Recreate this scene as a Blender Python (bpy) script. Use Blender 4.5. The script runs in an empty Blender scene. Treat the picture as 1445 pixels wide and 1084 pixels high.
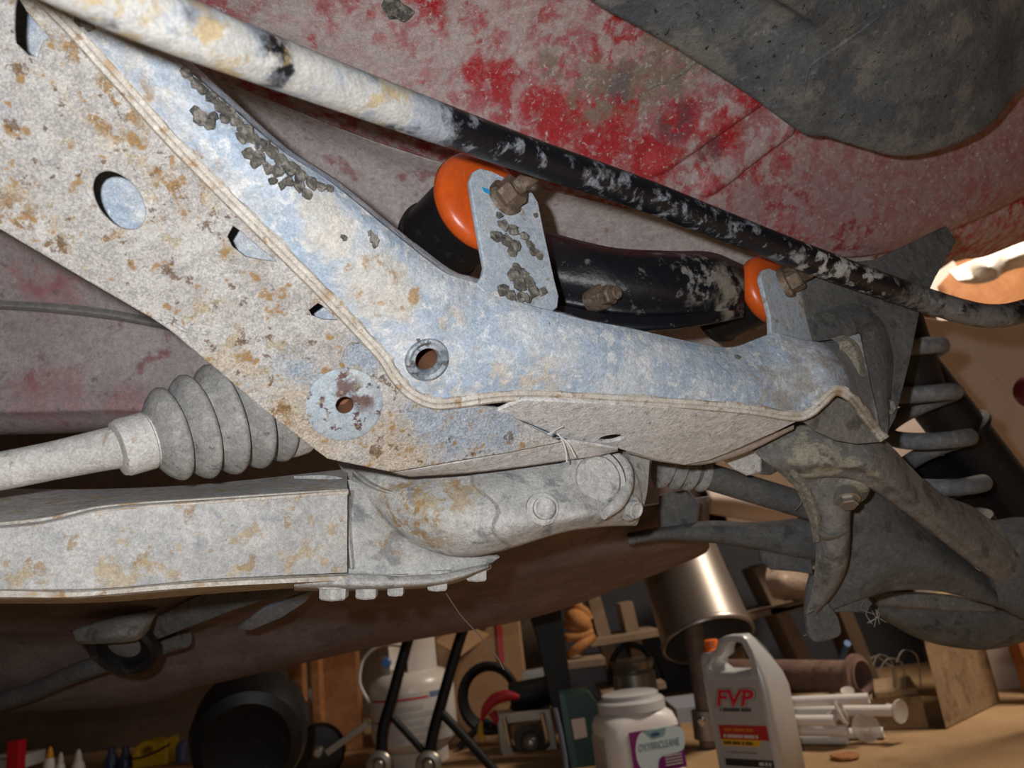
import bpy, bmesh, math, random
from mathutils import Vector, Matrix
from mathutils.bvhtree import BVHTree
R = math.radians
scene = bpy.context.scene
COL = scene.collection

# ------------------------------------------------------------------ camera
W, H, FPX = 1445.0, 1084.0, 1080.0
PITCH, ROLL, CAM_Z = 15.5, 7.0, 0.48
CAM = Vector((0, 0, CAM_Z))
ROT = Matrix.Rotation(R(90 + PITCH), 3, 'X') @ Matrix.Rotation(R(-ROLL), 3, 'Z')
cd = bpy.data.cameras.new('camera')
cd.sensor_fit = 'HORIZONTAL'; cd.sensor_width = 36.0
cd.lens = 36.0 * FPX / W
cd.clip_start = 0.01
cd.dof.use_dof = True; cd.dof.focus_distance = 0.60; cd.dof.aperture_fstop = 9.0
cam = bpy.data.objects.new('camera', cd); COL.objects.link(cam)
cam.matrix_world = Matrix.Translation(CAM) @ ROT.to_4x4()
scene.camera = cam

# ------------------------------------------------------------------ world, lights, exposure
wd = bpy.data.worlds.new('world'); scene.world = wd; wd.use_nodes = True
wd.node_tree.nodes['Background'].inputs[0].default_value = (1.0, 0.85, 0.7, 1)
wd.node_tree.nodes['Background'].inputs[1].default_value = 0.0
scene.view_settings.view_transform = 'Standard'; scene.view_settings.look = 'None'
scene.view_settings.gamma = 1.0; scene.view_settings.use_curve_mapping = False
scene.view_settings.exposure = 0.0
def lamp(name, kind, loc, power, color, size=0.1, aim=None, **kw):
    ld = bpy.data.lights.new(name, kind); ld.energy = power; ld.color = color
    if kind == 'AREA': ld.shape = 'RECTANGLE'; ld.size = size; ld.size_y = kw.get('size_y', size)
    else: ld.shadow_soft_size = size
    o = bpy.data.objects.new(name, ld); COL.objects.link(o); o.location = loc
    if aim is not None:
        o.rotation_euler = (Vector(aim) - Vector(loc)).to_track_quat('-Z', 'Y').to_euler()
    return o
flash_pos = CAM + ROT @ Vector((-0.05, 0.035, 0.0))
lamp('phone_torch_offscreen', 'POINT', flash_pos, 15.5, (0.97, 0.985, 1.0), 0.008)
lamp('garage_ceiling_lamp_right_offscreen', 'AREA', (1.95, 1.95, 2.4), 62, (1.0, 0.86, 0.70), 0.7, (1.3, 2.35, 0), size_y=0.4)

# ------------------------------------------------------------------ helpers
def ray(px, py):
    return ROT @ Vector(((px - W / 2) / FPX, (H / 2 - py) / FPX, -1.0))
def P(px, py, d): return CAM + ray(px, py) * d          # d: distance along the view axis
def DIR(x, y, z): return (ROT @ Vector((x, y, z))).normalized()   # camera-frame direction (z to the viewer)
def PZ(px, py, z=0.0):                                   # on a horizontal plane
    r = ray(px, py); return CAM + r * ((z - CAM_Z) / r.z)
def PY(px, py, y):                                       # on a vertical plane across the view
    r = ray(px, py); return CAM + r * (y / r.y)
def pix(v):
    c = ROT.transposed() @ (Vector(v) - CAM)
    return (W / 2 + FPX * c.x / -c.z, H / 2 - FPX * c.y / -c.z, -c.z)
class Plane:                                             # through three (px, py, d)
    def __init__(s, a, b, c):
        A, B, C = P(*a), P(*b), P(*c)
        s.n = (B - A).cross(C - A).normalized()
        if s.n.dot(CAM - A) < 0: s.n = -s.n
        s.o = A
    def at(s, px, py):
        r = ray(px, py); return CAM + r * ((s.o - CAM).dot(s.n) / r.dot(s.n))
    def d(s, px, py):
        r = ray(px, py); return (s.o - CAM).dot(s.n) / r.dot(s.n)
class PlaneN(Plane):
    def __init__(s, o, n): s.o = Vector(o); s.n = Vector(n).normalized()

def catmull(p, n, closed=False, byindex=False):
    p = [Vector(q) for q in p]; m = len(p)
    if m == 2 and not closed:
        return [p[0].lerp(p[1], i / (n - 1)) for i in range(n)]
    def g(i): return p[i % m] if closed else (p[0] * 2 - p[1] if i < 0 else p[-1] * 2 - p[-2] if i >= m else p[i])
    seg = m if closed else m - 1
    L = [1.0 if byindex else (g(i + 1) - g(i)).length + 1e-9 for i in range(seg)]
    T = sum(L); out = []
    cnt = n if closed else n - 1
    for k in range(n):
        s = T * k / cnt; i = 0
        while i < seg - 1 and s > L[i]: s -= L[i]; i += 1
        t = min(1.0, s / L[i])
        a, b, c, e = g(i - 1), g(i), g(i + 1), g(i + 2)
        out.append(0.5 * ((2 * b) + (c - a) * t + (2 * a - 5 * b + 4 * c - e) * t * t + (3 * b - a - 3 * c + e) * t ** 3))
    return out
def wrow(row): return [P(*q) if not isinstance(q, Vector) else q for q in row]
def grid(rows):
    nu = len(rows[0]); V = [v for r in rows for v in r]; Fc = []
    for j in range(len(rows) - 1):
        for i in range(nu - 1):
            a = j * nu + i; Fc.append((a, a + 1, a + nu + 1, a + nu))
    return V, Fc
def face_cam(geo):
    V, Fc = geo; s = 0
    for f in Fc:
        a, b, c = V[f[0]], V[f[1]], V[f[2]]
        n = (b - a).cross(c - a); s += n.dot(CAM - a)
    return geo if s > 0 else (V, [tuple(reversed(f)) for f in Fc])
def loft(rows, nu=60, nv=30, byindex=False, linear=False):
    rs = [catmull(wrow(r), nu, byindex=byindex) for r in rows]
    out = []
    cols = []
    for i in range(nu):
        c = [r[i] for r in rs]
        if linear:
            k = max(2, nv // (len(c) - 1)); q = []
            for a, b in zip(c, c[1:]): q += [a.lerp(b, t / k) for t in range(k)]
            cols.append(q + [c[-1]])
        else: cols.append(catmull(c, nv, byindex=True))
    rows2 = [[cols[i][j] for i in range(nu)] for j in range(len(cols[0]))]
    return face_cam(grid(rows2))
def frame(n):
    n = Vector(n).normalized(); a = Vector((0, 0, 1)) if abs(n.z) < .9 else Vector((1, 0, 0))
    u = a.cross(n).normalized(); return u, n.cross(u), n
def tube(path, rad, seg=20, n=None, cap=True, flat=None):
    p = [Vector(q) for q in path]
    if n: p = catmull(p, n)
    m = len(p); rr = rad if isinstance(rad, (list, tuple)) else [rad] * 2
    V, Fc = [], []; u = None
    for i in range(m):
        t = (p[min(i + 1, m - 1)] - p[max(i - 1, 0)]).normalized()
        if u is None: u = frame(t)[0]
        u = (u - t * u.dot(t)).normalized(); w = t.cross(u)
        f = i / (m - 1) * (len(rr) - 1); k = min(int(f), len(rr) - 2); r = rr[k] + (rr[k + 1] - rr[k]) * (f - k)
        for s in range(seg):
            a = 2 * math.pi * s / seg; V.append(p[i] + (u * math.cos(a) + w * math.sin(a)) * r)
    for i in range(m - 1):
        for s in range(seg):
            a = i * seg + s; b = i * seg + (s + 1) % seg
            Fc.append((a, b, b + seg, a + seg))
    if cap:
        Fc.append(tuple(reversed(range(seg)))); Fc.append(tuple(range((m - 1) * seg, m * seg)))
    return V, Fc
def lathe(o, ax, prof, seg=40, cap=True):                # prof: (distance along axis, radius)
    u, w, n = frame(ax); o = Vector(o); V, Fc = [], []
    for t, r in prof:
        for s in range(seg):
            a = 2 * math.pi * s / seg; V.append(o + n * t + (u * math.cos(a) + w * math.sin(a)) * max(r, 1e-5))
    for i in range(len(prof) - 1):
        for s in range(seg):
            a = i * seg + s; b = i * seg + (s + 1) % seg
            Fc.append((a, b, b + seg, a + seg))
    if cap:
        Fc.append(tuple(reversed(range(seg)))); Fc.append(tuple(range((len(prof) - 1) * seg, len(prof) * seg)))
    return V, Fc
def join(*gs):
    V, Fc = [], []
    for v, f in gs:
        k = len(V); V += list(v); Fc += [tuple(i + k for i in q) for q in f]
    return V, Fc
def boxm(M, sx, sy, sz):                                 # box centred on M's origin
    V = [M @ Vector((x * sx / 2, y * sy / 2, z * sz / 2)) for z in (-1, 1) for y in (-1, 1) for x in (-1, 1)]
    return V, [(0, 2, 3, 1), (4, 5, 7, 6), (0, 1, 5, 4), (2, 6, 7, 3), (0, 4, 6, 2), (1, 3, 7, 5)]
def box(c, s, rz=0.0): return boxm(Matrix.Translation(Vector(c)) @ Matrix.Rotation(rz, 4, 'Z'), *s)
def bar(a, b, w, t, up=(0, 0, 1)):                       # rectangular bar from a to b
    a, b = Vector(a), Vector(b); x = (b - a).normalized(); y = Vector(up).cross(x).normalized(); z = x.cross(y)
    M = Matrix((x, y, z)).transposed().to_4x4(); M.translation = (a + b) / 2
    return boxm(M, (b - a).length, w, t)
def hexa(o, n, r, h, sides=6, r2=None):
    return lathe(o, n, [(0, r), (h * .85, r), (h, r2 or r * .86)], sides)
def plate_geo(outline, pl, thick, holes=(), bevel=0.0, smooth=0, hsmooth=0):
    """flat sheet cut to an outline traced on plane pl; front face on the plane"""
    u, w, n = frame(pl.n)
    cu = bpy.data.curves.new('tmp', 'CURVE'); cu.dimensions = '2D'; cu.fill_mode = 'BOTH'
    cu.extrude = max(0.0001, thick / 2 - bevel); cu.bevel_depth = bevel; cu.bevel_resolution = 2; cu.offset = -bevel
    def add(pts, sm):
        q = []
        for k in pts:
            v = (pl.at(*k) if not isinstance(k, Vector) else k) - pl.o
            q.append(Vector((v.dot(u), v.dot(w), 0)))
        if sm: q = catmull(q, sm, closed=True)
        s = cu.splines.new('POLY'); s.points.add(len(q) - 1); s.use_cyclic_u = True
        for a, b in zip(s.points, q): a.co = (b.x, b.y, 0, 1)
    add(outline, smooth)
    for h in holes: add(h, hsmooth)
    ob = bpy.data.objects.new('tmp', cu); COL.objects.link(ob)
    dg = bpy.context.evaluated_depsgraph_get(); me = bpy.data.meshes.new_from_object(ob.evaluated_get(dg))
    o = pl.o - n * (thick / 2)
    V = [o + u * v.co.x + w * v.co.y + n * v.co.z for v in me.vertices]
    Fc = [tuple(p.vertices) for p in me.polygons]
    bpy.data.objects.remove(ob); bpy.data.curves.remove(cu); bpy.data.meshes.remove(me)
    return V, Fc
def ell(cx, cy, a, b, ang, n=32):
    c, s = math.cos(R(ang)), math.sin(R(ang))
    return [(cx + a * math.cos(t) * c - b * math.sin(t) * s, cy + a * math.cos(t) * s + b * math.sin(t) * c)
            for t in [2 * math.pi * i / n for i in range(n)]]
def bvh(geo): return BVHTree.FromPolygons([tuple(v) for v in geo[0]], geo[1])
def hit(tree, px, py):
    r = ray(px, py).normalized(); h = tree.ray_cast(CAM, r)
    if h[0] is None: return None, None
    n = h[1]; return h[0], (n if n.dot(r) < 0 else -n)

def props(o, label=None, cat=None, group=None, kind=None):
    if label: o['label'] = label
    if cat: o['category'] = cat
    if group: o['group'] = group
    if kind: o['kind'] = kind
    return o
def thing(name, label, cat, loc, group=None):
    o = bpy.data.objects.new(name, None); COL.objects.link(o); o.location = Vector(loc); o.empty_display_size = .05
    return props(o, label, cat, group)
def origin_of(o):
    v = Vector(o.location)
    while o.parent: o = o.parent; v += Vector(o.location)
    return v
def mk(name, geo, mat, parent=None, smooth=True, solid=None, bevel=None, sub=0, label=None, cat=None, group=None, kind=None, angle=40, weld=False):
    V, Fc = geo
    if parent is not None: o0 = origin_of(parent)
    else:
        lo = Vector((min(v[i] for v in V) for i in range(3))); hi = Vector((max(v[i] for v in V) for i in range(3)))
        o0 = Vector(((lo.x + hi.x) / 2, (lo.y + hi.y) / 2, lo.z))
    me = bpy.data.meshes.new(name); me.from_pydata([tuple(Vector(v) - o0) for v in V], [], Fc); me.update()
    if weld:
        bm = bmesh.new(); bm.from_mesh(me); bmesh.ops.remove_doubles(bm, verts=bm.verts, dist=1e-5)
        bmesh.ops.recalc_face_normals(bm, faces=bm.faces); bm.to_mesh(me); bm.free()
    if mat: me.materials.append(mat)
    if smooth:
        me.shade_smooth()
        me.set_sharp_from_angle(angle=R(angle))
    o = bpy.data.objects.new(name, me); COL.objects.link(o)
    if parent is not None: o.parent = parent
    else: o.location = o0
    if solid: m = o.modifiers.new('solid', 'SOLIDIFY'); m.thickness = solid; m.offset = -1
    if bevel: m = o.modifiers.new('bevel', 'BEVEL'); m.width = bevel; m.segments = 2; m.limit_method = 'ANGLE'
    if sub: m = o.modifiers.new('sub', 'SUBSURF'); m.levels = sub; m.render_levels = sub
    return props(o, label, cat, group, kind)
def struct(name, geo, mat, **kw): return mk(name, geo, mat, kind='structure', **kw)

# ------------------------------------------------------------------ materials
class NT:
    def __init__(s, name):
        s.m = bpy.data.materials.new(name); s.m.use_nodes = True; s.t = s.m.node_tree
        s.b = s.t.nodes['Principled BSDF']; s.pos = s.t.nodes.new('ShaderNodeNewGeometry').outputs['Position']
    def n(s, ty, **kw):
        nd = s.t.nodes.new(ty)
        for k, v in kw.items(): setattr(nd, k, v)
        return nd
    def put(s, sock, v):
        if isinstance(v, bpy.types.NodeSocket): s.t.links.new(v, sock)
        else: sock.default_value = v
    def math(s, op, a, b=0.0, clamp=False):
        nd = s.n('ShaderNodeMath', operation=op, use_clamp=clamp); s.put(nd.inputs[0], a); s.put(nd.inputs[1], b); return nd.outputs[0]
    def noise(s, scale, detail=4, rough=.6, dist=0.0, vec=None, out='Fac'):
        nd = s.n('ShaderNodeTexNoise'); s.put(nd.inputs['Vector'], vec or s.pos)
        nd.inputs['Scale'].default_value = scale; nd.inputs['Detail'].default_value = detail
        nd.inputs['Roughness'].default_value = rough; nd.inputs['Distortion'].default_value = dist
        return nd.outputs[out]
    def ss(s, x, lo, hi, a=0.0, b=1.0):
        nd = s.n('ShaderNodeMapRange', interpolation_type='SMOOTHSTEP')
        s.put(nd.inputs['Value'], x); s.put(nd.inputs['From Min'], lo); s.put(nd.inputs['From Max'], hi)
        s.put(nd.inputs['To Min'], a); s.put(nd.inputs['To Max'], b); return nd.outputs[0]
    def mix(s, f, a, b):
        nd = s.n('ShaderNodeMix', data_type='RGBA'); s.put(nd.inputs[0], f); s.put(nd.inputs[6], a); s.put(nd.inputs[7], b); return nd.outputs[2]
    def vm(s, op, a, b):
        nd = s.n('ShaderNodeVectorMath', operation=op); s.put(nd.inputs[0], a); s.put(nd.inputs[1], b); return nd
    def blobs(s, bl, warp=.5, wscale=60, soft=.45):
        """max of soft spots (world point, radius) with ragged edges"""
        wv = s.vm('SUBTRACT', s.noise(wscale, 5, .7, out='Color'), (.5, .5, .5)).outputs[0]; out = None
        for q in bl:
            c, r = q[0], q[1]
            sc = s.vm('SCALE', wv, (0, 0, 0)); sc.inputs['Scale'].default_value = r * warp * 2.6
            d = s.vm('DISTANCE', s.vm('ADD', s.pos, sc.outputs[0]).outputs[0], tuple(c)).outputs['Value']
            k = s.ss(d, r * soft, r, 1.0, 0.0)
            out = k if out is None else s.math('MAXIMUM', out, k)
        return out
def C(r, g, b): return (r, g, b, 1)
def dirty(name, base, layers=(), rough=.6, metal=0.0, bump=.3, bscale=260, bdist=.002, vary=.2, spec=.4, vscale=40, grit=.5):
    """base colour under layers of dust, rust and wear. layer: (colour, noise=(scale, lo, hi)|None, blobs|None, amount)"""
    s = NT(name); col = C(*base); rg = rough
    for L in layers:
        c, nz, bl, am = L[:4]; kw = L[4] if len(L) > 4 else {}
        m = None
        if nz: m = s.ss(s.noise(nz[0], kw.get('det', 6), kw.get('nr', .65), kw.get('dist', 0)), nz[1], nz[2])
        if bl:
            k = s.blobs(bl, kw.get('warp', .5), kw.get('ws', 60), kw.get('soft', .45)); m = k if m is None else s.math('MULTIPLY', m, k)
        m = s.math('MULTIPLY', m, am) if m is not None else am
        col = s.mix(m, col, C(*c))
        if 'rough' in kw:
            nd = s.n('ShaderNodeMix', data_type='FLOAT'); s.put(nd.inputs[0], m); s.put(nd.inputs[2], rg); nd.inputs[3].default_value = kw['rough']; rg = nd.outputs[0]
    if vary:
        v = s.math('MULTIPLY', s.ss(s.noise(vscale * 4, 8, .8), .36, .64, 1 - vary, 1 + vary * .5), s.ss(s.noise(vscale * 16, 4, .7), .36, .64, 1 - vary * grit, 1 + vary * grit * .6))
        cc = s.n('ShaderNodeCombineColor')
        for i in range(3): s.put(cc.inputs[i], v)
        nd = s.n('ShaderNodeMix', data_type='RGBA', blend_type='MULTIPLY'); nd.inputs[0].default_value = 1.0
        s.put(nd.inputs[6], col); s.put(nd.inputs[7], cc.outputs[0]); col = nd.outputs[2]
    s.put(s.b.inputs['Base Color'], col); s.put(s.b.inputs['Roughness'], rg)
    s.b.inputs['Metallic'].default_value = metal; s.b.inputs['Specular IOR Level'].default_value = spec
    if bump:
        h = s.math('ADD', s.noise(bscale, 8, .7), s.math('MULTIPLY', s.noise(bscale * .22, 4, .6), 1.4))
        nd = s.n('ShaderNodeBump'); nd.inputs['Strength'].default_value = bump; nd.inputs['Distance'].default_value = bdist
        s.put(nd.inputs['Height'], h); s.put(s.b.inputs['Normal'], nd.outputs[0])
    return s.m
def plain(name, col, rough=.5, metal=0.0, spec=.5, **kw):
    s = NT(name); s.b.inputs['Base Color'].default_value = C(*col); s.b.inputs['Roughness'].default_value = rough
    s.b.inputs['Metallic'].default_value = metal; s.b.inputs['Specular IOR Level'].default_value = spec
    v = s.noise(kw.get('scale', 60), 4); nd = s.mix(s.ss(v, .35, .7, 0, kw.get('vary', .15)), C(*col), C(*[c * .55 for c in col]))
    s.put(s.b.inputs['Base Color'], nd)
    return s.m
# ================================================================== foreground planes
PA = Plane((40, 0, .42), (560, 530, .55), (0, 325, .445))      # perforated sheet of the crossmember
def A(px, py): return (px, py, PA.d(px, py))
def seamd(px, py): return PA.d(px, py)
SEAM = [(-70, -140), (10, -55), (62, 0), (105, 45), (165, 112), (240, 196), (310, 268), (380, 338), (450, 408), (505, 466), (540, 505), (558, 533),
        (580, 556), (612, 570), (650, 568), (700, 561), (760, 559), (850, 564), (970, 571), (1060, 579), (1118, 588), (1142, 583), (1160, 568),
        (1180, 552), (1202, 563), (1224, 592), (1247, 621)]
SEAMD = [PA.d(*q) for q in SEAM]
TOPS = [(60, -190), (130, -60), (170, 5), (214, 52), (265, 98), (325, 150), (398, 212), (466, 256), (540, 316), (590, 356), (628, 384), (652, 393),
        (668, 398), (692, 405), (730, 425), (785, 440), (830, 452), (890, 463), (975, 482), (1030, 490), (1068, 478), (1092, 470), (1120, 476),
        (1150, 482), (1176, 484), (1195, 476), (1214, 470)]
def blob(pl, *q): return [(pl.at(x, y) if isinstance(pl, Plane) else P(x, y, pl), r * (pl.d(x, y) if isinstance(pl, Plane) else pl) / FPX) for x, y, r in q]

red = [[(100, -260, .50), (500, -260, .52), (800, -260, .56), (1150, -260, .66), (1400, -230, .78), (1650, -180, .92)],
       [(200, -60, .64), (520, -30, .66), (800, 20, .72), (1100, 60, .82), (1350, 90, .92), (1600, 60, 1.02)],
       [(240, 20, .70), (530, 80, .72), (800, 130, .78), (1080, 190, .88), (1320, 210, .97), (1580, 140, 1.06)],
       [(262, 72, .745), (540, 168, .76), (800, 236, .815), (1050, 290, .90), (1270, 320, .98), (1560, 205, 1.10)],
       [(272, 96, .765), (545, 205, .79), (800, 275, .84), (1040, 325, .92), (1242, 358, 1.0), (1540, 235, 1.13)]]
redg = loft(red, 110, 70, byindex=True); trd = bvh(redg)
r0 = [P(x, y, d) for (x, y), d in zip(SEAM, SEAMD)]
r4 = [P(x, y, d + .012 + .014 * max(0, (x - 900) / 300)) for (x, y), d in zip(TOPS, SEAMD)]
def between(k, push): return [a.lerp(b, k) + (CAM - a).normalized() * push for a, b in zip(r0, r4)]
rows = [r0, between(.12, .004), between(.5, .012), between(.85, .007), r4]
shell = loft(rows, 260, 56, byindex=True)
tr = bvh(shell)
def blobT(tree, *q):
    out = []
    for x, y, r in q:
        c, n = hit(tree, x, y)
        if c is not None: out.append((c, r * pix(c)[2] / FPX))
    return out
dust = (.56, .535, .50); cream = (.62, .58, .50); ochre = (.33, .19, .065); rustc = (.20, .075, .03); pblue = (.36, .44, .54)
M_sheet = dirty('dusty_sheet', (.50, .475, .455), [
    ((.62, .60, .575), (45, .42, .62), None, .8),
    ((.40, .375, .36), (160, .55, .68), None, .6),
    (pblue, None, blob(PA, (640, 600, 62), (590, 600, 50), (700, 608, 48), (515, 500, 40), (430, 530, 30)), .75),
    ((.58, .47, .33), None, blob(PA, (440, 600, 90), (560, 640, 60), (320, 530, 60), (560, 600, 30)), .55, dict(ws=90)),
    (pblue, (30, .5, .62), blob(PA, (20, 190, 60), (330, 560, 50), (420, 500, 50)), .5),
    (cream, (70, .5, .6), blob(PA, (150, 140, 120), (250, 260, 100), (90, 20, 70)), .8),
    ((.45, .36, .22), (60, .56, .63), None, .7, dict(det=8, nr=.7)), (ochre, (80, .575, .63), None, .9, dict(det=8, nr=.7)), ((.14, .07, .025), (85, .585, .64), None, .75, dict(det=8)),
    (ochre, (70, .49, .55), blob(PA, (155, 150, 55), (130, 60, 50), (250, 270, 50), (150, 315, 35), (390, 590, 30), (20, 300, 40)), .85),
    (rustc, (170, .66, .72), None, .6),
    ((.80, .78, .75), (420, .62, .7), None, .6)], rough=.8, bump=.9, bscale=420, bdist=.0025, spec=.2, vary=.24, grit=.8)
M_blue = dirty('dusty_blue_paint', pblue, [
    ((.56, .58, .60), (28, .42, .64), None, .8),
    ((.70, .70, .68), (110, .52, .64), None, .7, dict(dist=.6)),
    ((.55, .51, .44), None, blobT(tr, (530, 400, 70), (470, 330, 55), (560, 420, 50), (450, 290, 40)), .75, dict(ws=70)),
    ((.60, .50, .36), (60, .45, .6), blobT(tr, (690, 540, 55), (760, 545, 60), (620, 540, 45), (640, 455, 30)), .7),
    (ochre, (90, .52, .62), blobT(tr, (525, 400, 62), (580, 420, 40), (500, 380, 35), (680, 490, 14)), .8),
    ((.52, .47, .40), (60, .45, .6), blobT(tr, (180, 90, 60), (240, 160, 50), (310, 240, 45)), .5),
    (ochre, (60, .52, .6), blobT(tr, (120, 30, 45), (200, 140, 40), (280, 230, 40)), .6),
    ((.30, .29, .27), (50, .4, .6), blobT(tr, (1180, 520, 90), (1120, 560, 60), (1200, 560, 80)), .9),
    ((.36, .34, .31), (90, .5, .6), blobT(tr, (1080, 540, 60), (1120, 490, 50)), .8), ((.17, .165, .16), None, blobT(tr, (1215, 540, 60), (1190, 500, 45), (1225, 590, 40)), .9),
    ((.05, .06, .07), (240, .68, .72), None, .8)], rough=.55, bump=.6, bscale=330, bdist=.0018, spec=.35)
M_seam = dirty('seam_sealer', (.52, .475, .415), [
    ((.24, .20, .155), None, blob(.722, (1245, 620, 75), (1205, 575, 60), (1165, 565, 45)), .9, dict(soft=.6)),
    ((.62, .59, .54), (60, .45, .62), None, .8), ((.34, .22, .12), (90, .56, .64), None, .8), (ochre, (40, .55, .65), None, .7),
    ((.16, .09, .09), (130, .66, .7), None, .8)], rough=.8, bump=.5, bscale=380, spec=.2)
M_under = dirty('chalky_underside', (.60, .585, .57), [((.70, .685, .67), (55, .42, .62), None, .8), ((.30, .28, .265), (150, .58, .66), None, .7, dict(dist=.5)),
    (ochre, (40, .64, .72), None, .4)], rough=.85, bump=.6, bscale=330, bdist=.003, spec=.15)
M_mudflake = dirty('cracked_mud', (.12, .11, .095), [((.30, .28, .25), (140, .45, .6), None, .8), ((.05, .055, .06), (90, .55, .65), None, .9)], rough=.9, bump=.7, bscale=500, spec=.2)
M_bar = dirty('bar_black_paint', (.006, .007, .010), [
    ((.30, .33, .38), (70, .52, .66), None, .7, dict(dist=.3, det=9, rough=.8)),
    ((.55, .56, .56), (26, .45, .58), blob(.56, (660, 180, 70), (880, 275, 60)), .7, dict(rough=.9)),
    ((.30, .33, .38), (30, .40, .55), [(P(60, -30, .28), .10), (P(250, 35, .33), .085), (P(400, 95, .385), .07), (P(560, 165, .44), .05)], .9, dict(rough=.9, soft=.7)),
    ((.40, .395, .375), (34, .43, .55), [(P(60, 10, .28), .075), (P(240, 60, .33), .060), (P(390, 115, .385), .046), (P(520, 168, .43), .038)], 1.0, dict(rough=.9, soft=.7)),
    ((.38, .28, .13), (50, .50, .58), [(P(110, 10, .29), .05), (P(330, 85, .35), .04), (P(540, 165, .44), .032)], .8, dict(rough=.9)),
    ((.20, .19, .175), (40, .32, .5), blob(.78, (1340, 445, 70), (1420, 450, 60), (1270, 420, 60)), .85, dict(rough=.9)),
    ((.42, .41, .39), (70, .5, .58), blob(.72, (1150, 375, 80), (1050, 335, 60), (1230, 405, 50)), .85, dict(rough=.9))],
    rough=.28, bump=.5, bscale=240, bdist=.0016, vary=.2, spec=.5)
M_black = dirty('link_black_paint', (.007, .008, .011), [
    ((.18, .18, .18), (70, .60, .70), None, .6, dict(rough=.8)),
    ((.36, .35, .33), (60, .5, .6), blob(.72, (930, 375, 28), (990, 385, 55), (820, 385, 30), (900, 430, 40)), .6, dict(rough=.9)),
    ((.26, .23, .18), (50, .4, .55), blob(.74, (1025, 405, 45), (1020, 440, 25)), .9, dict(rough=.9))], rough=.35, bump=.3, bscale=200, spec=.5)
M_rubber = dirty('black_rubber', (.009, .009, .010), [((.05, .05, .05), (60, .58, .7), None, .5)], rough=.45, bump=.15, spec=.4)
M_orange = dirty('orange_polyurethane', (.62, .095, .012), [((.45, .06, .01), (30, .5, .7), None, .4), ((.7, .3, .15), (200, .64, .7), None, .5)], rough=.32, bump=.08, vary=.08, spec=.5)
M_bracket = dirty('bracket_paint', (.40, .46, .53), [((.55, .57, .58), (60, .48, .64), None, .6), ((.30, .22, .13), (90, .6, .68), None, .7), ((.04, .045, .05), (200, .68, .72), None, .8)],
    rough=.45, bump=.25, bscale=300, spec=.4)
M_bracket2 = dirty('bracket_paint_dusty', (.40, .46, .53), [((.42, .40, .36), (60, .48, .64), None, .6), ((.24, .17, .10), (70, .55, .66), None, .7)], rough=.6, bump=.35, bscale=300)
M_bolt = dirty('rusty_bolt', (.17, .12, .085), [((.30, .26, .21), (120, .5, .62), None, .7), ((.08, .05, .035), (90, .55, .65), None, .8)], rough=.6, metal=.35, bump=.4, bscale=500)
M_edge = dirty('rusted_edge', (.22, .13, .06), [((.35, .30, .2), (120, .5, .62), None, .7)], rough=.8, bump=.4)
M_cast = dirty('dusty_casting', (.46, .455, .44), [((.58, .57, .545), (38, .42, .62), None, .75), ((.22, .23, .24), (45, .53, .64), None, .75),
    ((.42, .33, .20), (65, .46, .56), blob(.63, (580, 720, 75), (530, 690, 40), (640, 690, 50), (600, 770, 50)), .75),
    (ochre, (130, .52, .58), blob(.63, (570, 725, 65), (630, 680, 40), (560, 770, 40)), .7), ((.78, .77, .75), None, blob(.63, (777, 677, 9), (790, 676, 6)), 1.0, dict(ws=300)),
    ((.12, .12, .12), (190, .66, .71), None, .7)], rough=.75, bump=.5, bscale=330, bdist=.003, spec=.25)
M_beam = dirty('dusty_beam', (.44, .44, .435), [((.55, .54, .52), (38, .42, .62), None, .75), ((.20, .23, .28), (45, .46, .6), blob(.57, (400, 720, 60), (300, 745, 40), (200, 745, 30)), .75),
    ((.46, .36, .22), (52, .555, .61), None, .7), (ochre, (60, .59, .64), None, .6), ((.14, .14, .14), (190, .66, .71), None, .6)], rough=.8, bump=.5, bscale=330, spec=.2)
M_boot = dirty('dusty_rubber_boot', (.27, .265, .255), [((.38, .37, .35), (60, .45, .62), None, .7), ((.10, .11, .12), (110, .58, .66), None, .7), ((.45, .44, .42), (300, .6, .68), None, .5)],
    rough=.85, bump=.35, bscale=420, spec=.15)
M_shaft = dirty('dusty_shaft', (.50, .485, .46), [((.60, .58, .55), (50, .45, .62), None, .7), ((.33, .26, .18), (100, .58, .66), None, .7)], rough=.8, bump=.5, bscale=420, spec=.2)
pink = (.45, .36, .36)
REDC = [(930, 232, 22), (960, 212, 22), (1000, 262, 25), (1040, 235, 22), (1080, 205, 20), (985, 195, 25), (1100, 130, 25), (880, 150, 30), (790, 165, 60), (700, 120, 45), (850, 190, 70), (920, 225, 55), (960, 170, 45), (1020, 190, 40), (670, 100, 25), (1060, 135, 40), (760, 150, 40)]
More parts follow.
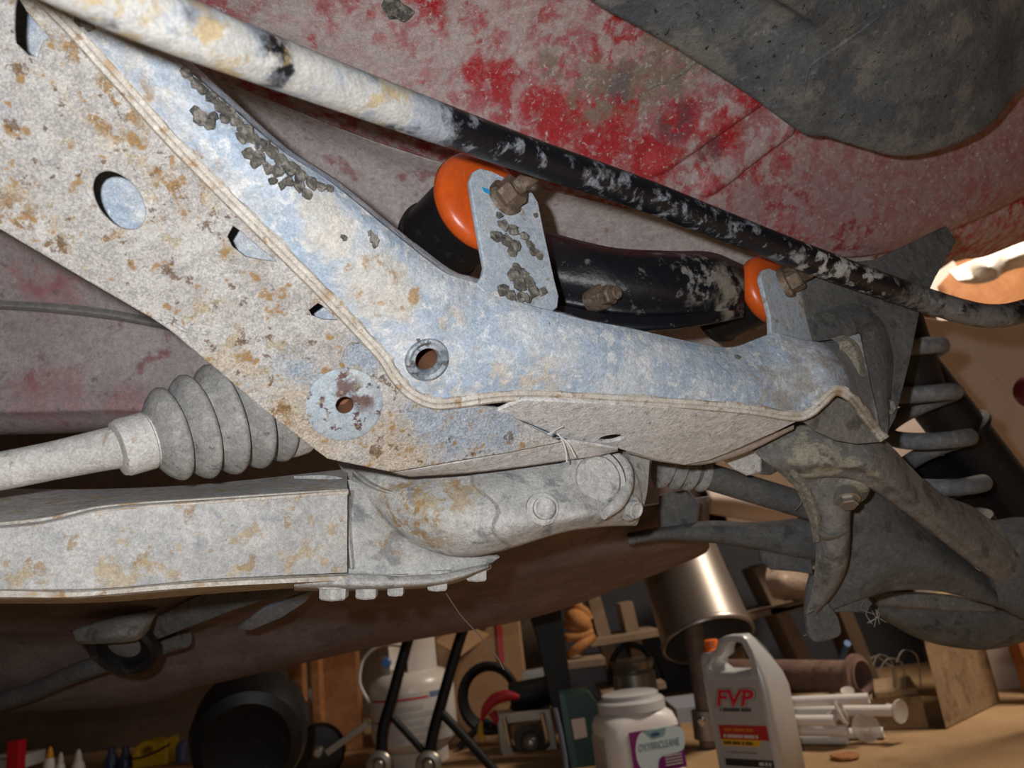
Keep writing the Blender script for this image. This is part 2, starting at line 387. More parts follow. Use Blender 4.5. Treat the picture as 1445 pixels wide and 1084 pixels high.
M_red = dirty('dusty_red_paint', (.40, .015, .022), [
    ((.40, .22, .225), (24, .34, .60), None, .75),
    ((.47, .40, .385), (60, .42, .58), None, .85, dict(dist=.35, det=10)),
    ((.50, .445, .425), (16, .45, .6), blobT(trd, (560, 60, 130), (650, 30, 90), (420, 40, 110), (760, 40, 80), (610, 130, 50)), .7),
    ((.34, .205, .205), None, blobT(trd, (1300, 270, 150), (1180, 280, 110), (1430, 230, 130), (1060, 300, 60)), .72),
    ((.42, .012, .02), (60, .36, .50), blobT(trd, *REDC), .95),
    ((.30, .02, .03), (70, .5, .6), blobT(trd, (1200, 330, 50), (1110, 300, 60), (1230, 310, 30)), .8),
    ((.24, .20, .15), (50, .40, .5), blobT(trd, (840, 130, 60), (900, 120, 55), (950, 100, 60), (780, 90, 30), (1000, 60, 60), (930, 60, 45)), .85),
    ((.09, .085, .10), (45, .42, .52), blobT(trd, (950, 170, 40), (880, 120, 35), (1000, 210, 30)), .6),
    ((.15, .14, .115), None, blobT(trd, (556, 12, 18)), .9, dict(ws=120)),
    ((.56, .52, .49), (190, .585, .65), None, .75, dict(dist=.5))], rough=.6, bump=.5, bscale=200, spec=.35)
M_pinkgrey = dirty('dusty_body_paint', (.48, .425, .415), [((.57, .515, .50), (20, .42, .62), None, .8), ((.33, .12, .13), (32, .58, .70), None, .75),
    ((.36, .03, .05), (40, .5, .6), blob(.86, (30, 545, 28), (75, 400, 30), (40, 400, 40)), .6),
    ((.46, .20, .22), (20, .35, .6), blob(.86, (60, 575, 90), (170, 572, 60), (60, 390, 80)), .6), ((.18, .17, .16), (60, .62, .7), None, .6)], rough=.8, bump=.35, bscale=140, spec=.2)
M_sealant = dirty('grey_sealant', (.36, .36, .33), [((.45, .44, .41), (60, .45, .6), None, .7)], rough=.9, bump=.5)
M_tank = dirty('tank_slate', (.085, .098, .108), [((.145, .155, .158), (22, .42, .62), None, .7), ((.22, .205, .18), (14, .50, .62), None, .7),
    ((.26, .27, .28), (90, .60, .68), None, .6), ((.02, .022, .022), (150, .64, .68), None, .95, dict(det=3))], rough=.65, bump=.5, bscale=240, bdist=.003, spec=.35)
M_grime = dirty('dry_grime', (.19, .18, .167), [((.25, .237, .215), (30, .42, .62), None, .7), ((.10, .085, .075), (38, .52, .64), None, .75), ((.36, .335, .25), (60, .47, .56), blob(.755, (1150, 640, 55), (1190, 655, 40), (1120, 690, 40), (1225, 680, 30), (1290, 720, 30)), .85), ((.33, .31, .25), (90, .60, .67), None, .7)],
    rough=.9, bump=.6, bscale=260, bdist=.003, spec=.15)
M_grime2 = dirty('dry_grime_dark', (.115, .115, .112), [((.155, .153, .147), (24, .42, .62), None, .7), ((.055, .055, .056), (34, .53, .66), None, .75), ((.20, .19, .165), (60, .60, .68), None, .6)], rough=.85, bump=.5, bscale=220, bdist=.003, spec=.2)
M_caked = dirty('caked_mud', (.30, .28, .23), [((.38, .36, .29), (80, .45, .6), None, .8), ((.15, .14, .12), (120, .58, .66), None, .8)], rough=.95, bump=.9, bscale=300, bdist=.004, spec=.1)
M_spring = dirty('spring_grey', (.15, .155, .16), [((.24, .235, .22), (60, .48, .62), None, .7)], rough=.7, bump=.4)
M_washer = dirty('washer_plate', (.36, .42, .47), [((.46, .48, .48), (60, .48, .62), None, .6), ((.085, .035, .03), (85, .57, .62), None, .95),
    ((.10, .04, .03), (70, .42, .54), blob(PA, (487, 540, 30), (510, 560, 25)), .9), ((.30, .25, .15), (140, .6, .66), None, .8)], rough=.55, bump=.35, bscale=400)
M_dimple = dirty('worn_dimple', (.20, .24, .28), [((.42, .46, .50), (90, .45, .6), None, .8), ((.05, .05, .055), (140, .55, .62), None, .8)], rough=.4, bump=.4, metal=.2)
M_hole = plain('rusty_bore', (.20, .085, .04), .9)

# ================================================================== crossmember (the pressed-steel frame)
cm = thing('suspension_crossmember', 'dusty blue-grey pressed steel crossmember with punched sheet, welded seam and bushing washer', 'crossmember', P(470, 655, .56))
OUT_A = [(-350, -300), (-70, -136), (10, -53), (36, -26), (62, 2), (105, 47), (165, 114), (240, 198), (310, 270), (380, 340), (450, 410), (505, 468), (540, 507), (558, 535), (580, 558),
         (612, 572), (650, 571), (700, 575), (745, 600), (793, 624), (720, 639), (640, 652), (553, 667), (500, 656), (462, 648), (430, 624), (370, 577), (300, 517),
         (232, 460), (110, 389), (0, 324), (-90, 268), (-350, 112)]
holes = [ell(168, 283, 47, 29, 52, 40), [(24, -6), (36, 14), (52, 34), (70, 53), (60, 57), (56, 68), (52, 80), (40, 77), (22, 60), (20, 40), (21, 10)],
         [(329, 319), (340, 327), (352, 338), (390, 369), (370, 367), (346, 362), (328, 348), (321, 334)], [(449, 428), (458, 434), (477, 452), (455, 451), (440, 445), (436, 438)], ell(486, 571, 13, 14, 0)]
mk('perforated_sheet', plate_geo(OUT_A, PA, .0045, holes, .0012), M_sheet, cm, angle=50)
back1 = [P(x - 4, y + 10, d + .075) for (x, y), d in zip(TOPS, SEAMD)]
LOW = [(-200, 180), (-120, 240), (-60, 290), (0, 320), (60, 355), (120, 390), (200, 440), (260, 480), (320, 530), (380, 580), (430, 620), (470, 645), (520, 655), (560, 655), (620, 645), (680, 635), (740, 625),
       (830, 615), (950, 610), (1030, 605), (1090, 600), (1110, 598), (1130, 590), (1150, 580), (1180, 580), (1200, 590), (1225, 610)]
back2 = [P(x, y, PA.d(x, y) + (.010 if 190 <= x <= 640 else .035 if 60 <= x < 190 else .03 if 640 < x < 800 else .065)) for x, y in LOW]
HC = P(603, 508, .56)
def cut(geo, c, r): return geo[0], [f for f in geo[1] if (sum((geo[0][i] for i in f), Vector()) / len(f) - c).length > r]
tr = bvh(shell); hc, hn = hit(tr, 603, 508)
shell = cut(shell, hc, .0125); tr = bvh(shell)
mk('channel_shell', shell, M_blue, cm, solid=.003)
mk('channel_back', loft([r4, [a.lerp(b, .5) - Vector((0, 0, .006)) for a, b in zip(r4, back1)], back1, back2], 150, 24, byindex=True), M_blue, cm)
# welded seam flange: two sheets standing proud of the joint
sp = catmull(r0, 300, byindex=True)
vs, fs = [], []
for i, q in enumerate(sp):
    t = (sp[min(i + 1, 299)] - sp[max(i - 1, 0)]).normalized(); v = (CAM - q).normalized(); s = t.cross(v).normalized()
    wob = .0006 * math.sin(i * .9) + .0005 * math.sin(i * .37)
    for (a, b) in ((-.0050, -.002), (-.0052 + wob, .0030), (-.0035, .0050), (-.0007, .0048), (0, .0036), (.0007, .0046), (.0030, .0044), (.0042, .002), (.0044, -.002)):
        vs.append(q + s * a + v * b)
for i in range(299):
    for k in range(8):
        a = i * 9 + k; fs.append((a, a + 1, a + 10, a + 9))
mk('seam_flange', face_cam((vs, fs)), M_seam, cm, angle=35)
# collar in the hole of the channel
mk('locating_collar', lathe(hc, hn, [(-.004, .0085), (.000, .0085), (.0018, .0095), (.0012, .0115), (.0026, .0138), (.0020, .0155), (-.001, .0165)], 48, cap=False), M_dimple, cm)
mk('hole_liner', lathe(hc, hn, [(-.061, .0001), (-.060, .0086), (-.003, .0088)], 32, cap=False), M_hole, cm)
mk('lap_edge', tube([PA.at(*q) for q in ((231, 456), (238, 452), (250, 460), (264, 467), (286, 470), (310, 470))], [.0015, .0016, .0012, .0004], 8, 24), M_sheet, cm)
mk('pressed_lip', tube([PA.at(*q) for q in ((480, 512), (485, 492), (494, 482), (505, 483), (518, 494))], [.0006, .0014, .0014, .0006], 8, 24), M_sheet, cm)
# big washer on the sheet
wc = PA.at(486, 571); wr = 53.5 * PA.d(486, 571) / FPX
mk('bushing_washer', lathe(wc, PA.n, [(-.02, .0062), (.0018, .0062), (.0026, .0070), (.0024, .0100), (.0022, wr * .93), (.0012, wr), (-.002, wr)], 72, cap=False), M_washer, cm)
serr = []
u_, w_, n_ = frame(PA.n)
for i in range(30):
    a = 2 * math.pi * i / 30; dd = u_ * math.cos(a) + w_ * math.sin(a)
    serr.append(bar(wc + n_ * .0026 + dd * .0076, wc + n_ * .0026 + dd * .0104, .0007, .0010, n_))
mk('serrations', join(*serr), M_washer, cm, smooth=False, kind='stuff')
mk('hole_liner', lathe(wc, PA.n, [(-.021, .0001), (-.02, .0062), (.001, .0061)], 32, cap=False), M_hole, cm)
# underside faces
PD1 = Plane((700, 580, PA.d(700, 575)), (1135, 590, .692), (1000, 650, .708))
D1 = [(700, 581), (737, 564), (850, 569), (970, 576), (1060, 584), (1133, 591), (1090, 612), (1040, 634), (1000, 650), (965, 657), (925, 649), (870, 633), (820, 626), (792, 618), (745, 598)]
mk('closing_gusset', plate_geo(D1, PD1, .004, [ell(862, 619, 17, 4.5, -8, 20)], .0012), M_under, cm)
D2r = [[(553, 667, .578), (640, 653, .590), (720, 638, .604), (793, 623, .618), (830, 626, .63), (872, 634, .645)],
       [(566, 671, .59), (650, 660, .60), (720, 650, .615), (790, 640, .63), (830, 636, .64), (872, 636, .652)],
       [(580, 673, .605), (660, 668, .615), (730, 660, .628), (800, 650, .642), (838, 645, .65), (872, 637, .66)]]
mk('bottom_lip', loft(D2r, 80, 10, byindex=True), M_under, cm, solid=.002)
mk('bottom_bulge', loft([[(880, 628, .66), (930, 640, .68), (990, 645, .71), (1050, 628, .72), (1120, 600, .72)], [(885, 640, .69), (935, 652, .70), (990, 656, .73), (1050, 640, .745), (1120, 606, .74)],
    [(890, 640, .76), (940, 650, .77), (1000, 648, .79), (1060, 630, .79), (1120, 600, .78)]], 50, 16, byindex=True), M_under, cm)
# end gusset plate at the right
PC = Plane((1150, 490, .735), (1330, 330, .86), (1246, 620, .735))
mk('end_gusset', plate_geo([(1128, 392), (1180, 372), (1235, 366), (1300, 335), (1335, 318), (1350, 340), (1320, 392), (1298, 440), (1284, 510), (1264, 590), (1247, 622), (1224, 594), (1202, 566), (1180, 556),
    (1162, 540), (1150, 500), (1138, 450)], PC, .004, (), .001), M_grime2, cm)
def pc(x, y, k=0.0): return PC.at(x, y) + (CAM - PC.at(x, y)).normalized() * k
fin = [r4[23], r4[25], r4[26], rows[3][26], rows[2][26], rows[1][26], r0[26]]
fout = [pc(1150, 440, -.002), pc(1205, 425, -.002), pc(1245, 450, -.002), pc(1262, 500, -.002), pc(1260, 545, -.002), pc(1255, 590, -.002), pc(1248, 620, -.002)]
mk('gusset_fold', loft([fin, [a.lerp(b, .5) + PC.n * .004 for a, b in zip(fin, fout)], fout], 50, 16, byindex=True), M_grime2, cm)
mk('caked_mud', loft([[(1172, 478, .726), (1195, 474, .726), (1212, 490, .727), (1222, 530, .73), (1222, 556, .731)], [(1184, 486, .718), (1198, 484, .718), (1208, 500, .72), (1213, 530, .723), (1215, 548, .725)],
    [(1182, 500, .724), (1190, 500, .724), (1198, 510, .725), (1204, 530, .727), (1208, 545, .728)]], 40, 16, byindex=True), M_caked, cm)
PH = Plane((1120, 590, .70), (1245, 622, .742), (1180, 560, .715))
mk('hanging_tab', plate_geo([(1130, 592), (1160, 572), (1180, 560), (1200, 568), (1222, 598), (1244, 624), (1210, 627), (1180, 622), (1150, 608)], PH, .003, (), .001), M_grime, cm)
gb = PC.at(1251, 575)
mk('weld_nut', lathe(gb, PC.n, [(-.003, .0075), (.004, .0075), (.0055, .006), (.0045, .004), (.002, .0036)], 20), M_grime, cm)

# mounting ears + flakes
EN = DIR(.56, .30, .78)
E1 = PlaneN(P(718, 285, .615), EN); E2 = PlaneN(P(1110, 405, .74), EN)
EAR1 = [(663, 256), (667, 243), (677, 237), (694, 241), (735, 261), (752, 272), (760, 286), (767, 322), (774, 354), (783, 395), (789, 418), (787, 434), (778, 440), (739, 434), (697, 424), (672, 402), (681, 388), (684, 376), (678, 344), (670, 300)]
EAR2 = [(1073, 392), (1077, 381), (1086, 378), (1098, 384), (1118, 396), (1130, 407), (1141, 437), (1158, 483), (1154, 492), (1120, 480), (1088, 470), (1087, 446), (1079, 415)]
mk('mounting_ear', plate_geo(EAR1, E1, .005, (), .0012), M_bracket, cm)
mk('mounting_ear', plate_geo(EAR2, E2, .005, (), .0012), M_bracket2, cm)
def flake(c, n, r, seed, t=.0022):
    rnd = random.Random(seed); u, w, n = frame(n); k = rnd.randint(6, 9); V = []
    pts = [(a := 2 * math.pi * i / k + rnd.uniform(-.25, .25), r * rnd.uniform(.65, 1.15)) for i in range(k)]
    for s, h in ((1.04, -.001), (1.0, t * .7), (.72, t)):
        for a, q in pts: V.append(c + u * math.cos(a) * q * s + w * math.sin(a) * q * s + n * (h + (rnd.uniform(-.3, .3) * t if h > 0 else 0)))
    Fc = [tuple(reversed(range(k))), tuple(range(2 * k, 3 * k))]
    for l in (0, 1):
        for i in range(k):
            a, b = l * k + i, l * k + (i + 1) % k; Fc.append((a, b, b + k, a + k))
    return V, Fc
rnd = random.Random(4)
def flakes(tree, spots, seed, parent=cm, mat=None):
    for i, (x, y, r) in enumerate(spots):
        c, n = hit(tree, x, y)
        if c is None: continue
        d = pix(c)[2]; mk('mud_flake', flake(c, n, r * d / FPX, seed + i), mat or M_mudflake, parent, smooth=False)
top_mud = [(262, 105, 10), (275, 118, 9), (285, 128, 9), (296, 138, 10), (310, 150, 11), (322, 160, 10), (334, 172, 11), (318, 168, 9), (346, 184, 12), (356, 196, 12), (342, 196, 10), (370, 206, 12), (382, 216, 12), (366, 222, 11),
           (396, 226, 12), (410, 238, 12), (392, 242, 11), (378, 238, 9), (424, 248, 12), (438, 258, 11), (420, 262, 10), (452, 264, 10), (406, 256, 10), (432, 274, 8), (300, 166, 8), (283, 165, 12), (296, 175, 11), (276, 158, 8), (360, 230, 9),
           (398, 262, 7), (118, 26, 14), (126, 34, 9), (465, 268, 7), (350, 216, 10), (385, 255, 7), (485, 335, 5), (527, 338, 9), (522, 330, 5), (528, 346, 5), (1040, 505, 5), (590, 480, 3)]
flakes(tr, top_mud, 10)
te1 = BVHTree.FromPolygons([tuple(E1.o + f) for f in (frame(EN)[0] * 1, frame(EN)[1] * 1, frame(EN)[0] * -1, frame(EN)[1] * -1)], [(0, 1, 2, 3)])
flakes(te1, [(704, 305, 6.2), (710, 318, 10.0), (700, 335, 11.2), (714, 338, 11.2), (724, 325, 10.0), (726, 348, 10.0), (722, 356, 7.5), (740, 334, 7.5), (748, 346, 7.5), (752, 356, 8.8), (760, 360, 7.5), (728, 378, 7.5), (722, 390, 11.2), (736, 388, 12.5), (746, 398, 12.5),
            (734, 402, 13.8), (752, 410, 12.5), (764, 412, 8.8), (710, 412, 11.2), (722, 420, 11.2), (735, 420, 10.0), (744, 422, 8.8), (755, 304, 3.8)], 80)

# ================================================================== suspension link with orange bushings
lk = thing('suspension_link', 'black suspension link with orange bushings at both ends, bolted between two ears', 'suspension link', P(860, 450, .72))
def bush(c, r, rin, L, name_r=True):
    mk('bushing', lathe(c, EN, [(-.012, r * .84), (-.009, r * .95), (-.004, r), (.002, r * .98), (.006, r * .9), (.009, r * .72), (.009, rin)], 64), M_orange, lk)
    mk('sleeve', lathe(c, EN, [(-L, r * .80), (-L + .002, r * .88), (-L + .008, r * .90), (-L + .010, r * .84), (-.011, r * .84)], 56), M_rubber, lk)
c1 = P(683, 284, .648); c2 = P(1086, 408, .772)
bush(c1, .0460, .012, .085); bush(c2, .036, .010, .075)
arm_rows = [[(770, 326, .74), (830, 342, .73), (880, 351, .73), (950, 354, .74), (1005, 356, .755), (1050, 374, .775)],
            [(770, 335, .715), (830, 352, .70), (880, 362, .70), (950, 366, .71), (1005, 369, .73), (1050, 384, .755)],
            [(770, 380, .695), (830, 395, .69), (880, 402, .69), (950, 408, .70), (1005, 412, .72), (1050, 412, .745)],
            [(770, 420, .705), (830, 432, .70), (880, 440, .70), (950, 440, .71), (1005, 438, .73), (1050, 436, .755)],
            [(770, 428, .70), (830, 441, .69), (880, 446, .69), (950, 447, .70), (1005, 441, .72), (1050, 438, .75)],
            [(770, 445, .70), (830, 458, .69), (880, 468, .69), (950, 465, .70), (1000, 458, .725), (1050, 448, .755)],
            [(770, 440, .76), (830, 455, .75), (880, 460, .75), (950, 458, .76), (1000, 450, .775), (1050, 445, .79)]]
mk('arm', loft(arm_rows, 70, 48, byindex=True), M_black, lk)
bn = DIR(.62, .12, .77)
b0 = P(846, 420, .695)
mk('bolt', join(lathe(b0, bn, [(-.01, .012), (.004, .012), (.006, .0115)], 24), hexa(b0 + bn * .005, bn, .0095, .012), lathe(b0 + bn * .016, bn, [(0, .0062), (.006, .0062), (.007, .005)], 20)), M_bolt, lk, angle=30)
def stud(c, n, s=1.0, k=1.0):
    L = [lathe(c, n, [(-.004, .0165 * s), (.002, .0165 * s), (.003, .0145 * s)], 32), hexa(c + n * .0025, n, .0135 * s, .0125 * s)]
    mk('nut', join(*L), M_bolt, lk, angle=30)
    pr = [(0, .0075 * s)]
    for i in range(14): pr += [((.014 + i * .0014 * k) * s, .0072 * s), ((.014 + (i + .5) * .0014 * k) * s, .0064 * s)]
    mk('stud', lathe(c, n, pr + [((.014 + .022 * k) * s, .006 * s)], 24), M_bolt, lk, angle=20)
stud(E1.at(714, 279), DIR(.70, .46, .55), .95); stud(E2.at(1110, 399), DIR(.78, .40, .48), .95, .55)
mk('paint_mark', plate_geo([(680, 264), (684, 265), (692, 269), (692, 274), (688, 273), (683, 270)], PlaneN(E1.o + EN * .0004, EN), .0006), plain('blue_marker', (.02, .30, .62), .5), cm)

# ================================================================== stabilizer bar
bar_path = [(-120, -150, .24), (60, -54, .275), (180, 6, .31), (300, 55, .346), (450, 112, .405), (600, 167, .466), (750, 221, .54), (900, 272, .61), (1000, 311, .65), (1100, 350, .69),
            (1200, 387, .73), (1300, 422, .77), (1360, 440, .79), (1400, 446, .805), (1445, 439, .82), (1540, 405, .85), (1640, 370, .88), (1900, 290, .95)]
mk('stabilizer_bar', tube([P(*q) for q in bar_path], [.0125, .0125], 28, 160), M_bar, label='long black stabilizer bar caked with pale dust, crossing under the red floorpan', cat='stabilizer bar')

# ================================================================== axle shaft with ribbed boot
ax = thing('axle_shaft', 'dusty axle shaft with ribbed rubber boot and clamp, in front of the pink-grey panel', 'axle shaft', P(260, 690, .58))
a0 = P(190, 627, .545); a1 = P(400, 568, .62); ad = (a1 - a0).normalized()
mk('shaft', tube([P(-520, 765, .46), P(-110, 684, .515), P(0, 665, .528), P(90, 647, .538), P(150, 634, .543), a0], [.0130, .0130, .0132, .0133, .0136, .0160], 28, 40), M_shaft, ax)
mk('boot_clamp', lathe(a0, ad, [(-.012, .0160), (-.011, .0195), (-.008, .0208), (.009, .0212), (.010, .0196), (.013, .0204), (.016, .0196)], 40), M_shaft, ax)
pr = [(.010, .0185), (.013, .0225)]
t = .014
for r, L in ((.0355, .018), (.0405, .019), (.0438, .020), (.0455, .020), (.0460, .018)):
    pr += [(t, r * .70), (t + L * .22, r * .86), (t + L * .45, r * .965), (t + L * .60, r), (t + L * .74, r * .985), (t + L * .84, r * .90), (t + L * .93, r * .74)]
    t += L
pr += [(t, .040), (t + .002, .044)]
mk('boot', lathe(a0, ad, pr, 56), M_boot, ax, angle=60)
mk('joint_cup', lathe(a0, ad, [(t - .002, .044), (t + .003, .0455), (t + .012, .0455), (t + .014, .043), (t + .06, .040), (t + .075, .03)], 48), M_shaft, ax)
mk('band_tail', bar(a0 + ad * .002 + DIR(.35, -.3, .9) * .0215, a0 + ad * .008 + DIR(.45, -.1, .9) * .0218, .006, .0012, DIR(.3, 0, 1)), M_shaft, ax)

# ================================================================== lower beam
lb = thing('lower_beam', 'grey dusty lower frame beam with pale folded flange, running under the axle shaft', 'frame beam', P(200, 845, .56))
bm = [[(-420, 690, .62), (0, 690, .63), (150, 690, .645), (300, 682, .66), (490, 662, .70)],
      [(-420, 748, .515), (0, 738, .525), (150, 714, .545), (300, 703, .57), (490, 690, .625)],
      [(-420, 758, .51), (0, 748, .52), (150, 724, .54), (300, 712, .565), (490, 698, .62)],
      [(-420, 790, .505), (0, 785, .515), (150, 775, .535), (300, 765, .56), (490, 755, .615)],
      [(-420, 832, .505), (0, 832, .515), (150, 830, .537), (300, 817, .563), (490, 808, .615)]]
mk('beam_face', loft(bm, 90, 50, byindex=True), M_beam, lb)
mk('top_edge', tube([P(x, y + 4, d - .003) for x, y, d in bm[1]], .0028, 8, 50), M_seam, lb)
mk('flange', loft([[(-420, 830, .507), (0, 831, .517), (150, 830, .539), (300, 817, .565), (490, 809, .617)], [(-420, 833, .497), (0, 834, .507), (110, 836, .525), (280, 823, .552), (490, 813, .605)],
    [(-420, 843, .496), (0, 843, .506), (110, 842, .524), (280, 829, .551), (490, 819, .604)], [(-420, 846, .505), (0, 846, .515), (150, 842, .537), (300, 829, .563), (490, 820, .615)],
    [(-420, 850, .60), (0, 852, .61), (150, 850, .63), (300, 838, .65), (490, 825, .69)]], 80, 24, byindex=True, linear=True), M_seam, lb, angle=30)

# ================================================================== differential housing
df = thing('differential_housing', 'pale dusty cast housing with plug, cover bolts and bolted lower flange, under the crossmember', 'gear housing', P(620, 840, .66))
hs = [[(470, 640, .72), (520, 640, .71), (600, 630, .70), (700, 620, .70), (800, 615, .71), (870, 612, .725), (918, 625, .74)],
      [(485, 668, .69), (525, 672, .66), (600, 668, .655), (700, 660, .66), (800, 655, .672), (870, 655, .69), (916, 660, .72)],
      [(505, 700, .67), (540, 705, .645), (610, 705, .632), (700, 700, .632), (800, 695, .642), (868, 695, .664), (913, 695, .71)],
      [(535, 730, .665), (562, 738, .644), (620, 742, .628), (700, 742, .622), (800, 728, .627), (862, 722, .652), (906, 722, .70)],
      [(556, 752, .665), (580, 762, .650), (630, 774, .640), (700, 770, .638), (790, 746, .643), (855, 738, .665), (899, 740, .705)],
      [(568, 764, .68), (590, 772, .67), (640, 786, .665), (700, 780, .665), (790, 753, .67), (850, 744, .69), (894, 742, .72)],
      [(575, 764, .76), (600, 770, .76), (645, 782, .76), (700, 776, .76), (790, 750, .76), (850, 742, .77), (894, 740, .78)]]
case = loft(hs, 220, 110, byindex=True)
# raised cover plate step: push the region right of the gasket line a little towards the viewer
cv = []
for v in case[0]:
    x, y, d = pix(v)
    ln = 655 + (y - 640) * .45 + 10 * math.sin(y * .09)
    k = min(1, max(0, (x - ln) / 5)) * (1 if d < .70 else 0)
    b = math.exp(-(((x - 590) / 45) ** 2 + ((y - 725) / 40) ** 2)) * .006
    cv.append(v + (CAM - v).normalized() * (.008 * k + b + .002 * math.sin(x * .06 + y * .02) * math.sin(y * .07)))
case = (cv, case[1]); tc = bvh(case)
mk('case', case, M_cast, df)
sump = [[(415, 672, .665), (470, 672, .66), (520, 690, .665), (560, 730, .67), (620, 765, .675), (700, 782, .69)],
        [(415, 720, .645), (470, 722, .64), (520, 735, .645), (570, 765, .65), (630, 785, .66), (705, 786, .685)],
        [(415, 780, .635), (470, 785, .63), (520, 790, .632), (570, 796, .64), (630, 800, .655), (700, 790, .68)],
        [(415, 806, .63), (470, 809, .625), (520, 810, .628), (570, 812, .637), (630, 808, .652), (695, 794, .675)],
        [(415, 808, .61), (470, 811, .607), (520, 812, .612), (570, 814, .622), (630, 810, .64), (690, 796, .668)],
        [(415, 828, .61), (470, 829, .607), (520, 830, .612), (570, 828, .622), (630, 822, .64), (690, 802, .668)],
        [(415, 834, .68), (470, 834, .68), (520, 834, .69), (570, 832, .70), (630, 826, .71), (690, 806, .73)]]
mk('sump', loft(sump, 80, 60, byindex=True), M_cast, df)
mk('rib', loft([[(478, 690, .652), (482, 740, .645), (488, 800, .636)], [(486, 690, .638), (490, 740, .632), (496, 803, .622)], [(500, 692, .655), (502, 740, .648), (506, 800, .638)]], 30, 10), M_cast, df)
mk('collar', loft([[(492, 655, .68), (520, 676, .660), (560, 690, .650), (600, 690, .650), (630, 676, .66)], [(496, 664, .668), (522, 684, .648), (560, 697, .638), (600, 695, .638), (630, 682, .650)],
    [(498, 672, .675), (522, 690, .657), (560, 702, .648), (600, 700, .648), (630, 688, .66)]], 50, 12), M_cast, df)
dn = DIR(0, -1, .10)
for x, y, d, r in ((467, 827, .612, .0122), (514, 826, .617, .0095), (556, 822, .625, .0075), (616, 815, .645, .0095), (672, 802, .672, .0100)):
    q = P(x, y, d) + DIR(0, 0, -1) * .012
    mk('flange_bolt', join(lathe(q, dn, [(-.004, r * 1.3), (.003, r * 1.3)], 24), hexa(q + dn * .003, dn, r, .0105)), M_cast, df, angle=30)
for x, y, r, h, nm in ((840, 678, .0205, .009, 'filler_plug'), (766, 718, .0090, .008, 'cover_bolt'), (889, 717, .0078, .008, 'cover_bolt')):
    c, n = hit(tc, x, y); n = (n + DIR(.25, -.05, .9)).normalized()
    if nm == 'filler_plug':
        mk('plug_boss', lathe(c, n, [(-.02, .031), (.000, .030), (.004, .0265), (.003, .0235)], 48), M_cast, df)
        mk(nm, lathe(c, n, [(-.01, r), (h - .002, r), (h, r * .9), (h + .0006, r * .3)], 40), M_cast, df)
    else:
        mk(nm, join(lathe(c, n, [(-.01, r * 1.5), (.001, r * 1.5), (.002, r * 1.35)], 28), lathe(c, n, [(0, r), (h, r), (h + .001, r * .85), (h - .0005, r * .6)], 24)), M_cast, df, angle=30)
mk('boss_rim', tube([hit(tc, *q)[0] + DIR(0, 0, 1) * .004 for q in ((862, 640), (878, 652), (884, 672), (880, 694), (868, 712), (850, 726))], [.004, .006, .006, .006, .004], 12, 40), M_cast, df)

# ================================================================== car floorpan (red body)
cb = thing('car_underbody', 'red painted car underbody with dust, sealed seams and pressed ribs', 'car body', P(600, 300, .9))
mk('red_floor_panel', redg, M_red, cb, solid=.002)
gry = [red[-1][:5], [(265, 130, .82), (540, 240, .83), (800, 300, .87), (1040, 345, .95), (1236, 368, 1.03)],
       [(255, 200, .85), (530, 320, .87), (800, 380, .93), (1040, 420, 1.0), (1225, 440, 1.08)],
       [(230, 330, .88), (520, 440, .92), (800, 490, .98), (1040, 510, 1.06), (1215, 520, 1.14)]]
mk('grey_side_panel', loft(gry, 90, 44, byindex=True), M_pinkgrey, cb, solid=.002)
# pressed ribs of the red panel
def rib(path, w, h, name='pressed_rib', mat=None, tree=None, seg=40):
    pts = [hit(tree or trd, *q)[0] for q in path]; c = catmull(pts, seg); V = []
    for i, q in enumerate(c):
        t = (c[min(i + 1, seg - 1)] - c[max(i - 1, 0)]).normalized(); v = (CAM - q).normalized(); s = t.cross(v).normalized(); v = s.cross(t)
        e = min(1, i / 5, (seg - 1 - i) / 3) ; e = max(.02, e) ** .5
        ww = w * (.45 + .55 * e)
        for k in range(9):
            a = math.pi * k / 8; V.append(q + s * math.cos(a) * ww + v * ((math.sin(a) ** .7) * h * e - .003))
    Fc = []
    for i in range(seg - 1):
        for k in range(8):
            a = i * 9 + k; Fc.append((a, a + 1, a + 10, a + 9))
    return mk(name, face_cam((V, Fc)), mat or M_red, cb)
rib([(905, 238), (950, 205), (1000, 170), (1050, 135), (1085, 108)], .020, .012)
rib([(975, 262), (1010, 240), (1060, 200), (1115, 160)], .022, .014)
rib([(845, 235), (880, 205), (905, 185)], .004, .003)
rib([(1105, 165), (1118, 172), (1128, 185)], .006, .004, mat=M_caked)
rib([(905, 125), (950, 108), (985, 80)], .004, .003, mat=M_caked)
rib([(1040, 250), (1062, 232), (1080, 222)], .004, .003)
mk('mud_flake', flake(hit(trd, 556, 10)[0], hit(trd, 556, 10)[1], .012, 7, .004), M_mudflake, cb, smooth=False)
mk('mud_flake', flake(hit(trd, 570, 18)[0], hit(trd, 570, 18)[1], .009, 8, .004), M_mudflake, cb, smooth=False)
